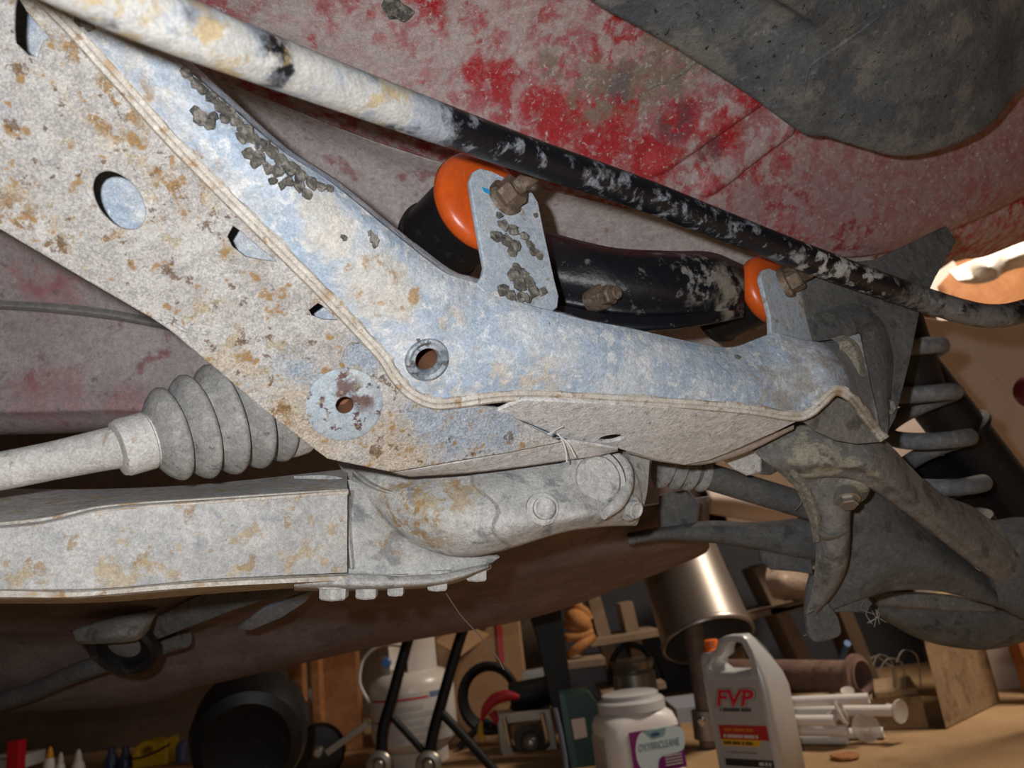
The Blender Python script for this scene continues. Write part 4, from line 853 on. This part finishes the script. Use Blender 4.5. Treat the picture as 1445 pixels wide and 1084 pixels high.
for i, ((x, y), (x2, y2)) in enumerate((((1232, 940), (1246, 925)), ((1240, 948), (1262, 930)), ((1265, 935), (1282, 918)), ((1228, 930), (1250, 936)))):
    a, b = PY(x, y, 2.34 - i * .022), PY(x2, y2, 2.37 - i * .022)
    mk('wire_loop', tube([a, (a + b) / 2 + Vector((0, 0, .012)), b, b + Vector((.02, 0, -.02)), Vector((b.x + .01, b.y, .107))], .0022, 8, 16), M_steel, label=['bare steel wire bent over the broken board, by the rusty pipe mouth', 'steel wire hooking down beside the rusty pipe mouth', 'steel wire arching up by the edge of the big timber block', 'short flat steel wire above the broken board'][i], cat='wire', group='loose wires on the broken board')

# ---- cubby rack behind everything
M_rack = dirty('rack_wood', (.30, .21, .14), [((.22, .15, .10), (8, .45, .6), None, .6)], rough=.8)
rk = thing('storage_rack', 'dark timber cubby rack with slanted uprights behind the tools', 'storage rack', (.85, 3.35, 0))
mk('back_board', box((.85, 3.62, .33), (1.6, .03, .66)), plain('navy_board', (.035, .037, .046), .8), rk, smooth=False)
for a, b in (((828, 815), (882, 1010)), ((880, 850), (905, 960)), ((1062, 800), (1165, 1010)), ((1155, 800), (1235, 1000)), ((1010, 800), (1050, 1000))):
    mk('upright', bar(PY(*a, 3.25), PY(*b, 3.25), .20, .05, (1, 0, 0)), M_rack, rk, smooth=False)
for a, b in (((830, 905), (925, 890)), ((1040, 870), (1140, 845)), ((845, 975), (930, 960)), ((1070, 862), (1150, 850)), ((990, 748), (1140, 752))):  # boards beneath the bag and the cloth put in as their supports
    mk('shelf_board', bar(PY(*a, 3.2), PY(*b, 3.2), .34, .022), M_rack, rk, smooth=False)
gl = thing('work_gloves', 'pair of tan leather work gloves bunched on the rack', 'gloves', PY(815, 925, 3.0))
mk('shelf_board', bar(PY(770, 938, 3.0), PY(850, 929, 3.0), .30, .022), M_rack, rk, smooth=False)  # board added under the gloves to hold them up
M_glove = dirty('tan_leather', (.50, .22, .07), [((.38, .15, .045), (20, .45, .6), None, .6)], rough=.8, bump=.4, bscale=60)
def blobby(path, rad, n=24): return tube([PY(*q) for q in path], rad, 16, n)
mk('palm', blobby([(800, 866, 3.0), (815, 875, 2.96), (830, 888, 2.98)], [.014, .036, .040, .022]), M_glove, gl)
for q in (((788, 897, 2.98), (806, 899, 2.95), (836, 892, 2.97)), ((800, 926, 2.97), (816, 914, 2.95), (838, 897, 2.97)), ((806, 862, 2.99), (822, 862, 2.97), (832, 875, 2.97)), ((796, 880, 2.99), (810, 886, 2.95), (826, 890, 2.97)), ((794, 858, 2.98), (808, 852, 2.97), (826, 866, 2.98))):
    mk('finger', blobby(q, [.009, .018, .020, .016]), M_glove, gl)

# ---- silver canister on a pole
CYY = 2.42
sc = thing('silver_canister', 'shiny stainless canister with dark open underside on a brown pole', 'canister', PZ(1000, 1080))
ca, cb_ = PY(948, 760, CYY + .12), PY(1000, 905, CYY - .06); cdn = (cb_ - ca).normalized(); cL = (cb_ - ca).length
M_stain = plain('brushed_stainless', (.34, .30, .27), .36, .85, vary=.1)
mk('shell', lathe(ca, cdn, [(-.06, .02), (-.05, .115), (.0, .122), (cL - .004, .134), (cL, .136), (cL, .130)], 56, cap=False), M_stain, sc)
mk('band', lathe(ca, cdn, [(cL * .96, .137), (cL * .97, .139), (cL * 1.0, .139), (cL * 1.01, .136)], 56, cap=False), M_stain, sc)
mk('inner_wall', lathe(ca, cdn, [(cL, .130), (cL * .35, .12), (cL * .3, .01)], 48, cap=False), M_stain, sc)
mk('pole', tube([ca + cdn * cL * .35, PY(990, 960, CYY), PY(1001, 1053, CYY)], [.035, .03, .028], 20, 14), dirty('pole_brown', (.16, .11, .085), [((.22, .16, .12), (20, .45, .6), None, .6)], rough=.6, metal=.3), sc)
mk('pole_clamp', lathe(PY(998, 1022, CYY), (PY(1001, 1053, CYY) - PY(990, 960, CYY)).normalized(), [(-.04, .034), (-.038, .042), (.038, .042), (.04, .034)], 20), M_steel, sc)
mk('clamp_screw', lathe(PY(990, 1017, CYY - .045), (-.3, -1, 0), [(0, .012), (.02, .012), (.024, .008)], 12), M_chrome, sc)
for i in range(5):
    a, b = PY(945, 998 + i * 12, 3.0), PY(1010, 990 + i * 12, 3.0)
    mk('lumber_strip', bar(a, b, .3, .028), plain('slat_paint%d' % i, (.30, .31, .36), .6), smooth=False, label=['pale blue-grey slat, lowest of the stack behind the brown pole', 'pale blue-grey slat, second from bottom of the stack behind the brown pole', 'pale blue-grey slat, middle of the stack behind the brown pole',
       'pale blue-grey slat, second from top of the stack behind the brown pole', 'pale blue-grey slat, topmost of the stack behind the brown pole'][4 - i], cat='lumber', group='stacked slats behind the pole')
bag = loft([[PY(1082, 801, 3.05), PY(1100, 795, 3.05), PY(1140, 803, 3.05)], [PY(1080, 817, 2.97), PY(1105, 813, 2.92), PY(1142, 821, 2.97)], [PY(1086, 835, 2.99), PY(1108, 837, 2.94), PY(1140, 843, 2.99)], [PY(1092, 845, 3.07), PY(1110, 847, 3.05), PY(1140, 851, 3.07)]], 30, 24)
mk('clear_bag', bag, dirty('clear_film', (.48, .36, .28), [((.7, .62, .55), (30, .58, .66), None, .8)], rough=.18, bump=.8, bscale=40, bdist=.01), solid=.003, label='crinkled clear plastic bag on the rack behind the suspension arm', cat='bag')
mk('brown_board', box((PY(1120, 640, 3.85).x, 3.85, .6), (.8, .04, 1.2)), M_rack, smooth=False, bevel=.003, label='wide brown board leaning on the back wall behind the rack', cat='board')
mk('pale_cloth', loft([[PY(995, 690, 3.2), PY(1060, 678, 3.2), PY(1130, 712, 3.2)], [PY(1000, 700, 3.12), PY(1060, 705, 3.1), PY(1130, 725, 3.14)], [PY(1000, 725, 3.16), PY(1060, 735, 3.16), PY(1130, 740, 3.18)]], 24, 14), M_ply, solid=.01, label='pale beige cloth on the rack behind the lateral link', cat='cloth')

# ---- grey coolant jug
jb = PZ(1078, 1098); JA = R(-43)                          # yaw of the label face
jg = thing('coolant_jug', 'silver-grey plastic coolant jug with orange cap and red lettering', 'jug', jb)
jx = Vector((math.cos(JA), math.sin(JA), 0)); jy = Vector((-math.sin(JA), math.cos(JA), 0))
jl = (jb - CAM); jl.z = 0
M_jug = plain('silver_plastic', (.52, .53, .55), .34, .2, vary=.05)
class JP(Plane):
    def __init__(s, off): s.o = jb - jy * off; s.n = -jy
    def pt(s, x, z): return s.o + jx * x + Z * z
jp = JP(.060)
jo = [(-.085, .004), (-.08, 0), (.08, 0), (.085, .004), (.086, .20), (.082, .235), (.070, .275), (.055, .318), (.045, .330), (.0, .330), (-.022, .322), (-.035, .300), (-.050, .294), (-.078, .292), (-.085, .27)]
jh = [(.030, .315), (.045, .308), (.052, .290), (.056, .262), (.045, .248), (.0, .244), (-.045, .246), (-.055, .258), (-.045, .272), (-.020, .285), (-.005, .305), (.010, .315)]
body = plate_geo([jp.pt(*q) for q in jo], jp, .120, [[jp.pt(*q) for q in jh]], .014)
body = ([v + jy * ((v - jp.o).dot(jy)) * (-.62 * max(0, min(1, (v.z - .21) / .11)) ** 1.2) for v in body[0]], body[1])
mk('body', body, M_jug, jg, angle=60)
mk('cap', lathe(jp.pt(-.060, .285) + jy * .032, Z, [(0, .020), (.008, .022), (.012, .022), (.014, .018), (.034, .017), (.036, .014)], 28), plain('orange_cap', (.80, .16, .02), .4), jg)
def jplate(name, pts, off, mat, parent): return mk(name, plate_geo([JP(off).pt(*q) for q in pts], JP(off), .0012), mat, parent, smooth=False)
def rect(x0, z0, x1, z1): return [(x0, z0), (x1, z0), (x1, z1), (x0, z1)]
lab = jplate('label_panel', rect(-.068, .030, .066, .228), .0606, plain('silver_label', (.40, .39, .39), .45, vary=.03), jg)
jplate('red_band', rect(-.060, .096, .066, .128), .0612, plain('label_red', (.42, .02, .02), .45, vary=.05), lab)
jplate('yellow_band', [(-.058, .082), (.036, .082), (.048, .096), (-.058, .096)], .0612, plain('label_yellow', (.75, .42, .02), .45, vary=.05), lab)
jplate('black_band', rect(-.058, .038, .066, .054), .0612, plain('label_black', (.02, .02, .02), .45), lab)
FONT = None
def text(name, s, plane_o, ux, uz, size, mat, parent, shear=0.0, ext=.0003, offs=0.0, width=None):
    cu = bpy.data.curves.new('t', 'FONT'); cu.body = s; cu.size = size; cu.shear = shear; cu.extrude = ext; cu.offset = offs; cu.align_x = 'CENTER'; cu.resolution_u = 3
    ob = bpy.data.objects.new('t', cu); COL.objects.link(ob)
    me = bpy.data.meshes.new_from_object(ob.evaluated_get(bpy.context.evaluated_depsgraph_get()))
    n = ux.cross(uz); xs = [v.co.x for v in me.vertices]; k = width / (max(xs) - min(xs)) if width else 1
    V = [plane_o + ux * v.co.x * k + uz * v.co.y + n * v.co.z for v in me.vertices]; Fc = [tuple(p.vertices) for p in me.polygons]
    bpy.data.objects.remove(ob); bpy.data.curves.remove(cu); bpy.data.meshes.remove(me)
    return mk(name, (V, Fc), mat, parent, smooth=False)
M_ink = plain('label_ink', (.03, .03, .03), .6); M_redink = plain('label_red_ink', (.55, .02, .03), .5); M_wink = plain('label_white_ink', (.65, .63, .6), .6)
text('lettering_outline', 'FVP', JP(.0614).pt(-.008, .172), jx, Z, .050, M_ink, lab, .25, .0002, .0042, .115)
text('lettering_outline', 'FVP', JP(.0618).pt(-.008, .172), jx, Z, .050, M_wink, lab, .25, .0002, .0030, .110)
text('lettering', 'FVP', JP(.0622).pt(-.008, .172), jx, Z, .050, M_redink, lab, .25, .0002, .0018, .105)
def dashes(name, x0, x1, z, h, off, mat, seed):
    rr = random.Random(seed); x = x0; gs = []
    while x < x1:
        w = rr.uniform(.003, .006); gs.append(plate_geo([JP(off).pt(*q) for q in rect(x, z, min(x + w, x1), z + h)], JP(off), .0008)); x += w + (.0012 if rr.random() < .8 else .004)
    mk(name, join(*gs), mat, lab, smooth=False)
dashes('small_print', -.048, .034, .158, .008, .0614, M_ink, 1)
dashes('small_print', -.050, .040, .100, .007, .0618, M_wink, 2)
dashes('small_print', -.046, .030, .114, .007, .0618, plain('label_orange_ink', (.6, .2, .03), .5), 3)
dashes('small_print', -.054, .026, .085, .007, .0618, M_ink, 4)
dashes('small_print', .030, .060, .042, .007, .0618, M_wink, 5)
dashes('small_print', -.05, .030, .066, .004, .0614, M_steel, 6)

# ---- white tub
tb = PZ(905, 1092); TA = R(14)
tub = thing('white_tub', 'white plastic cleaner tub with clear screw lid and purple label', 'tub', tb)
tx = Vector((math.cos(TA), math.sin(TA), 0)); tyv = Vector((-math.sin(TA), math.cos(TA), 0))
def sq(hx, hy, z, e=4.0, n=48):
    o = []
    for i in range(n):
        a = 2 * math.pi * i / n; c, s = math.cos(a), math.sin(a)
        o.append(tb + tx * (math.copysign(abs(c) ** (2 / e), c) * hx) + tyv * (math.copysign(abs(s) ** (2 / e), s) * hy) + Z * z)
    return o
def ringstack(rings, cap=True):
    n = len(rings[0]); V = [v for r in rings for v in r]; Fc = []
    for j in range(len(rings) - 1):
        for i in range(n):
            a = j * n + i; b = j * n + (i + 1) % n; Fc.append((a, b, b + n, a + n))
    if cap: Fc += [tuple(reversed(range(n))), tuple(range((len(rings) - 1) * n, len(rings) * n))]
    return V, Fc
mk('body', ringstack([sq(.100, .085, 0), sq(.105, .09, .006), sq(.105, .09, .09), sq(.104, .089, .125), sq(.098, .085, .145, 3.4), sq(.085, .078, .156, 2.6), sq(.078, .076, .160, 2.2)]), M_whitep, tub)
lid = ringstack([sq(.084, .084, .156, 2), sq(.090, .090, .158, 2), sq(.090, .090, .180, 2), sq(.084, .084, .186, 2), sq(.076, .076, .187, 2), sq(.076, .076, .198, 2), sq(.07, .07, .201, 2)])
mk('lid', lid, plain('frosted_lid', (.52, .51, .52), .25, vary=.05), tub)
class TP(Plane):
    def __init__(s, off): s.o = tb - tyv * off; s.n = -tyv
    def pt(s, x, z): return s.o + tx * x + Z * z
def tplate(name, pts, off, mat, parent, smooth=0): return mk(name, plate_geo([TP(off).pt(*q) for q in pts], TP(off), .0014, smooth=smooth), mat, parent, smooth=False)
tl = tplate('purple_label', rect(-.050, .018, .092, .118), .0912, plain('label_purple', (.19, .012, .14), .45, vary=.05), tub)
tplate('drop_graphic', [(-.012, .020), (.012, .024), (.026, .050), (.090, .060), (.090, .112), (.02, .118), (-.020, .112), (-.036, .085), (-.038, .055), (-.030, .032)], .0918, plain('label_pale_blue', (.56, .66, .68), .45, vary=.05), tl, 60)
tplate('crest_graphic', [(-.012, .116), (.052, .116), (.044, .098), (.010, .094)], .0922, plain('label_teal', (.20, .33, .38), .45), tl)
tplate('emblem', ([(.006, .106), (.020, .110), (.034, .106), (.030, .101), (.010, .100)]), .0926, plain('label_navy', (.03, .09, .16), .45), tl)
text('lettering', 'OXYBRICLEANE', TP(.0924).pt(.026, .072), tx, Z, .024, plain('label_grey_ink', (.16, .26, .30), .5), tl, 0, .0003, 0.0, .112)
gsm = [plate_geo([TP(.0924).pt(*q) for q in rect(.036, .028 + k * .007, .082, .0302 + k * .007)], TP(.0924), .0008) for k in range(4)]
mk('small_print', join(*gsm), M_wink, tl, smooth=False)
mk('side_label', bar(tb - tx * .1055 + Z * .06 - tyv * .05, tb - tx * .1055 + Z * .06 + tyv * .05, .001, .09), plain('side_label_grey', (.45, .41, .39), .5), tub, smooth=False)

# ---- lantern with black hoop
ln = thing('lantern', 'metal-banded lantern base with black hoop handle behind the white tub', 'lantern', PZ(895, 1066))
lc = PY(897, 972, 2.65)
mk('base', lathe(Vector((lc.x, lc.y, 0)), Z, [(0, .07), (.20, .07), (.21, .06), (.215, .066), (.238, .072), (.242, .068), (.243, .02)], 32), M_steel, ln)
hp = [lc + Vector((math.cos(a) * .078, .01, math.sin(a) * .115 + .02)) for a in [math.pi * i / 20 for i in range(21)]]
mk('hoop_handle', tube(hp, .009, 12), M_blackmetal, ln)
for k in range(3):
    mk('rivet', lathe(lc + Vector((-.035 + .035 * k, -.068, -.004)), (0, -1, 0), [(0, .006), (.004, .005), (.006, .002)], 12), M_chrome, ln)

# ---- green jack with black post
jk = thing('green_jack', 'dark green jack foot with tall black post and blank paper tag', 'jack', PZ(830, 1095))
JY = 2.37
class YP(Plane):
    def __init__(s, y): s.o = Vector((0, y, .3)); s.n = Vector((0, -1, 0))
M_green = plain('jack_green', (.006, .032, .024), .45)
mk('foot_plate', plate_geo([(789, 980), (830, 974), (848, 1000), (862, 1040), (880, 1090), (890, 1130), (812, 1130), (800, 1060)], YP(JY), .10, (), .004), M_green, jk)
mk('edge_strip', plate_geo([(789, 980), (796, 979), (812, 1060), (820, 1110), (814, 1110), (802, 1060)], YP(JY - .002), .01), plain('jack_edge', (.02, .07, .07), .4), jk)
mk('paper_tag', plate_geo([(806, 1016), (825, 1013), (829, 1040), (811, 1044)], YP(JY - .0015), .0015), plain('paper_tag', (.50, .39, .34), .7), jk)
mk('post', plate_geo([(738, 842), (745, 832), (768, 834), (790, 838), (806, 976), (830, 1100), (802, 1100), (775, 985), (757, 900)], YP(JY + .12), .06, (), .004), M_blackmetal, jk)
mk('spring_rod', tube([PY(783, 1000, JY - .02), PY(795, 1054, JY - .02), PY(800, 1100, JY - .02)], .007, 12, 4), plain('rod_grey_blue', (.13, .14, .20), .4), jk)
# ---- winch
wn = thing('winch', 'small steel winch with two bright tie rods and red strap, beside the green jack', 'winch', PZ(750, 1090))
WY = 2.68
mk('frame', plate_geo([(700, 1008), (776, 1000), (788, 1060), (770, 1082), (722, 1090), (706, 1060)], YP(WY), .09, [[(716, 1022), (768, 1016), (776, 1052), (760, 1068), (728, 1072), (720, 1050)]], .003), M_steel, wn)
mk('drum', lathe(PY(748, 1046, WY + .05), (.1, -1, 0), [(-.08, .05), (.0, .05), (.01, .035), (.04, .03), (.06, .02), (.065, .012)], 28), M_steel, wn)
for x in (711, 765): mk('tie_rod', tube([PY(x, 1012 - (x - 711) * .1, WY - .06), PY(x + 8, 1052 - (x - 711) * .14, WY - .06)], .008, 14, 3), M_chrome, wn)
mk('motor', lathe(PY(720, 985, WY + .05), (PY(785, 972, WY + .05) - PY(720, 985, WY + .05)).normalized(), [(0, .04), (.005, .046), (.14, .046), (.15, .04)], 28), M_blackmetal, wn)
mk('heat_fins', join(*[plate_geo([(738 + k * 3.5, 957), (740 + k * 3.5, 957), (741 + k * 3.5, 970), (739 + k * 3.5, 970)], YP(WY + .1), .03) for k in range(10)]), M_steel, wn)
mk('fin_block', plate_geo([(737, 948), (772, 942), (775, 968), (739, 972)], YP(WY + .115), .05), M_steel, wn)
mk('strap', tube([PY(679, 1018, WY - .05), PY(686, 1000, WY - .06), PY(698, 987, WY - .06), (PY(715, 982, WY - .06)), PY(732, 984, WY - .05)], [.004, .015, .018, .018, .008], 10, 24), plain('red_webbing', (.50, .02, .03), .6), wn)
mk('strap_tail', tube([PY(694, 1005, WY - .05), PY(700, 1016, WY - .05), PY(698, 1022, WY - .05)], [.015, .012, .006], 10, 10), plain('red_webbing_tail', (.45, .02, .03), .6), wn)
mk('hook', tube([PY(679, 1018, WY - .05), PY(678, 1034, WY - .05), PY(680, 1046, WY - .05)], [.006, .010, .010], 10, 8), plain('yellow_hook', (.55, .34, .03), .5), wn)
mk('skid', plate_geo([(690, 1070), (790, 1062), (800, 1100), (690, 1104)], YP(WY - .02), .2, (), .003), M_wood2, wn)
# ---- propane tank
pt = thing('gas_tank', 'white propane gas tank with collar guard and printed label', 'gas tank', PZ(578, 1090))
pb_ = PZ(578, 1090); pb_ = pb_ + Vector((0, .16, 0)); PR = .142
M_tankw = plain('white_enamel', (.62, .57, .52), .3, vary=.08)
mk('foot_ring', lathe(pb_, Z, [(0, .10), (0, .105), (.04, .105), (.05, .09)], 40), M_tankw, pt)
mk('vessel', lathe(pb_, Z, [(.03, .05), (.04, .10), (.065, PR * .92), (.09, PR), (.24, PR), (.262, PR * .95), (.28, PR * .80), (.292, PR * .55), (.298, PR * .2)], 56), M_tankw, pt)
cg = []
def arc_wall(r, z0, z1, a0, a1, n=28, th=.004):
    V, Fc = [], []
    for i in range(n + 1):
        a = R(a0 + (a1 - a0) * i / n)
        for rr_ in (r, r - th):
            for z in (z0, z1): V.append(pb_ + Vector((math.cos(a) * rr_, math.sin(a) * rr_, z)))
    for i in range(n):
        a = i * 4; b = a + 4; Fc += [(a, b, b + 1, a + 1), (a + 2, a + 3, b + 3, b + 2), (a + 1, b + 1, b + 3, a + 3), (a, a + 2, b + 2, b)]
    return V, Fc
mk('collar_guard', join(arc_wall(.098, .27, .385, 20, 235), arc_wall(.098, .27, .385, 275, 345)), M_tankw, pt)
mk('collar_rim', tube([pb_ + Vector((math.cos(R(a)) * .098, math.sin(R(a)) * .098, .385)) for a in range(170, 240, 6)] , .007, 10), M_tankw, pt)
hoop = [PY(522, 992, pb_.y - .09), PY(513, 978, pb_.y - .09), PY(507, 960, pb_.y - .09), PY(512, 932, pb_.y - .09), PY(530, 915, pb_.y - .09), PY(548, 910, pb_.y - .09), PY(570, 912, pb_.y - .09)]
mk('guard_hoop', tube(hoop, .006, 10, 24), M_tankw, pt)
mk('valve', lathe(pb_ + Vector((-.01, -.03, .285)), Z, [(0, .025), (.03, .022), (.035, .015), (.06, .015)], 20), M_steel, pt)
mk('valve_knob', lathe(PY(546, 935, pb_.y - .09), (0, -1, 0), [(-.02, .010), (0, .016), (.012, .016), (.016, .012)], 18), plain('blue_knob', (.05, .16, .42), .4), pt)
lw = mk('paper_label', (lambda g: g)(arc_wall(PR + .0015, .075, .225, 215, 335, 36, .001)), plain('label_paper', (.55, .52, .50), .5, vary=.1), pt)
M_lr = plain('warning_red', (.45, .05, .05), .5)
mk('red_line', arc_wall(PR + .0022, .205, .212, 215, 300, 30, .001), M_lr, lw); mk('red_line', arc_wall(PR + .0022, .140, .146, 215, 250, 20, .001), M_lr, lw)
mk('blue_patch', arc_wall(PR + .0022, .205, .222, 302, 328, 12, .001), plain('label_blue_patch', (.12, .17, .28), .5), lw)
mk('red_flame', arc_wall(PR + .0022, .155, .185, 240, 252, 8, .001), M_lr, lw)
for k in range(5): mk('print_block', arc_wall(PR + .0022, .085 + k * .022, .100 + k * .022, 256, 292 + (k % 2) * 30, 16, .001), plain('print_grey%d' % k, (.42, .41, .41), .5), lw)
# ---- black tubular frame in front of the tank
tf = thing('tubular_frame', 'black tubular steel stand with diagonal braces in front of the white gas tank', 'steel stand', PZ(565, 1086))
FY = 2.42
for q in (((600, 845), (577, 900), (553, 985), (540, 1030), (538, 1068)), ((672, 840), (648, 905), (622, 995), (610, 1040), (606, 1068))):
    mk('leg', tube([PY(x, y, FY) for x, y in q], .0165, 16, 24), M_blackmetal, tf)
mk('brace', tube([PY(553, 1012, FY), PY(604, 1068, FY)], .010, 12, 3), M_blackmetal, tf)
mk('brace', tube([PY(622, 1005, FY), PY(664, 1050, FY), PY(700, 1090, FY)], .013, 12, 4), M_blackmetal, tf)
for x in (534, 604): mk('foot_roller', lathe(PY(x, 1080, FY - .03), (0, -1, 0), [(-.03, .030), (-.005, .038), (.0, .034), (.002, .022), (-.004, .018), (.004, .010)], 24), M_steel, tf)
# ---- caster wheel, posts, boxes on the left side
cw = thing('caster_wheel', 'small black rubber wheel with steel hub by the orange posts', 'wheel', PZ(450, 1092))
wc2 = PY(450, 1060, 2.75)
mk('tyre', lathe(wc2, (.2, -1, 0), [(-.04, .045), (-.035, .078), (-.02, .086), (.01, .086), (.025, .078), (.03, .045)], 36), M_rubber, cw)
mk('hub', lathe(wc2, (.2, -1, 0), [(.0, .045), (.02, .040), (.024, .026), (.03, .022), (.040, .012)], 24), M_steel, cw)
mk('fork', bar(wc2 + Vector((.04, -.05, 0)), PY(520, 1020, 2.72), .03, .02), M_steel, cw, smooth=False)
for (a, b, w, y, lb_) in (((425, 905), (418, 1090), 20, 3.1, 'narrow dark orange post left of the wider post'), ((447, 900), (446, 965), 12, 3.0, 'short bright orange batten between the two orange posts'), ((482, 890), (482, 1080), 52, 3.15, 'wide orange-brown timber post behind the small black wheel')):
    A_, B_ = PY(*a, y), PY(*b, y); m = A_.lerp(B_, .5); zt = A_.z + .6; ww = w * 3.0 / 1080
    mk('timber_post', box((m.x, y, zt / 2), (ww, .06, zt)), M_wood, smooth=False, bevel=.003, label=lb_, cat='post', group='orange timber posts')
mk('white_bottle', lathe(Vector((PY(440, 1000, 3.05).x, 3.05, .0)), Z, [(0, .03), (.18, .03), (.21, .012), (.24, .012)], 20), M_whitep, label='small pale bottle between the orange posts', cat='bottle')
bx = thing('cardboard_box', 'open brown cardboard box with red tape behind the black stand', 'box', (PY(680, 940, 3.0).x, 3.0, 0))
bxc = PY(672, 925, 3.0)
mk('carton', box((bxc.x, 3.12, bxc.z - .10), (.34, .26, .42)), M_card, bx, smooth=False, bevel=.003)
mk('tape', plate_geo([(700, 880), (708, 878), (712, 935), (704, 938)], YP(2.985), .002), M_lr, bx)
mk('flap', plate_geo([(612, 905), (655, 880), (690, 895), (650, 925)], Plane((612, 905, 2.7), (655, 880, 2.8), (690, 895, 2.7)), .004), M_card, bx)
mk('stand', box((bxc.x, 3.12, (bxc.z - .31) / 2), (.36, .28, bxc.z - .31)), M_wall, bx, smooth=False)
mk('pale_ball', lathe(PY(686, 873, 2.95) - Vector((0, 0, .03)), Z, [(0, .005), (.008, .026), (.03, .036), (.052, .026), (.06, .005)], 24), plain('bone_white', (.55, .46, .36), .6), label='pale round ball on top of the cardboard box', cat='ball')
hz = thing('black_hose', 'coil of black hose lying behind the winch', 'hose', PZ(690, 1050))
hc_ = PY(690, 985, 2.86)
for k in range(3): mk('coil_loop', tube([hc_ + Vector((math.cos(a) * (.10 - k * .006), k * .022, math.sin(a) * (.11 - k * .008))) for a in [2 * math.pi * i / 36 for i in range(37)]], .011, 10), M_blackmetal, hz)
mk('hose_tail', tube([hc_ + Vector((.0, 0, -.11)), Vector((hc_.x - .02, hc_.y, .08)), Vector((hc_.x - .12, hc_.y - .02, .012))], .011, 10, 16), M_blackmetal, hz)
# ---- odds and ends at the far left
LY = 3.35
A_ = PY(24, 1045, LY); mk('red_post', box((A_.x, LY, A_.z / 2), (.05, .05, A_.z)), plain('bright_red', (.55, .01, .02), .4), smooth=False, bevel=.003, label='bright red square post standing on the garage floor', cat='post')
A_ = PY(5, 1076, LY); mk('white_tray', box((A_.x - .2, LY + .1, A_.z - .015), (.5, .2, .05)), M_whitep, smooth=False, bevel=.004, label='white tray edge beside the bright red post', cat='tray')
for (x, yt, r, lb_, cap) in ((71, 1054, .024, 'white bottle with pointed yellow nozzle', (.7, .32, .02)), (86, 1062, .020, 'slim white bottle next to the yellow-nozzle bottle', (.65, .62, .58)), (111, 1058, .026, 'white spray bottle with ribbed white cap', (.66, .64, .62))):
    T_ = PY(x, yt, LY); bo = Vector((T_.x, LY, 0)); b_ = thing('spray_bottle', lb_, 'bottle', bo, 'small bottles along the far wall')
    mk('body', lathe(bo, Z, [(0, r), (T_.z - .07, r), (T_.z - .05, r * .8), (T_.z - .04, r * .5)], 20), M_whitep, b_)
    mk('nozzle', lathe(bo, Z, [(T_.z - .045, r * .6), (T_.z - .02, r * .5), (T_.z, r * .2)], 16), plain('nozzle_%d' % x, cap, .4), b_)
yj = thing('yellow_jug', 'bright yellow plastic jug with loop handle and black cord across it', 'jug', (PY(205, 1060, LY).x, LY, 0))
YJ = [(186, 1084), (185, 1068), (190, 1055), (200, 1047), (212, 1046), (222, 1050), (226, 1046), (234, 1043), (236, 1056), (236, 1084), (238, 1150), (186, 1150)]
mk('body', plate_geo(YJ, YP(LY), .12, [[(197, 1062), (203, 1056), (212, 1055), (214, 1060), (206, 1064), (198, 1067)]], .008, hsmooth=20), plain('yellow_plastic', (.72, .47, .02), .4, vary=.08), yj)
mk('cord', tube([PY(176, 1070, LY - .08), PY(196, 1070, LY - .09), PY(222, 1060, LY - .09), PY(240, 1050, LY - .08)], .004, 8, 20), M_blackmetal, yj)
A_ = PY(250, 1060, LY); mk('blue_can', lathe(Vector((A_.x + .015, LY + .02, 0)), Z, [(0, .03), (A_.z + .01, .03), (A_.z + .03, .02), (A_.z + .035, .005)], 20), plain('blue_grey_can', (.10, .12, .22), .4), label='blue-grey can beside the yellow jug', cat='can')
for x, lb_ in ((152, 'dark blue bottle between the white bottles and yellow jug'), (172, 'dark blue bottle touching the yellow jug cord')):
    A_ = PY(x, 1056, LY); mk('blue_bottle', lathe(Vector((A_.x, LY + .03, 0)), Z, [(0, .028), (A_.z - .05, .028), (A_.z - .02, .014), (A_.z, .014)], 20), plain('dark_blue_plastic%d' % x, (.035, .05, .13), .35), label=lb_, cat='bottle')
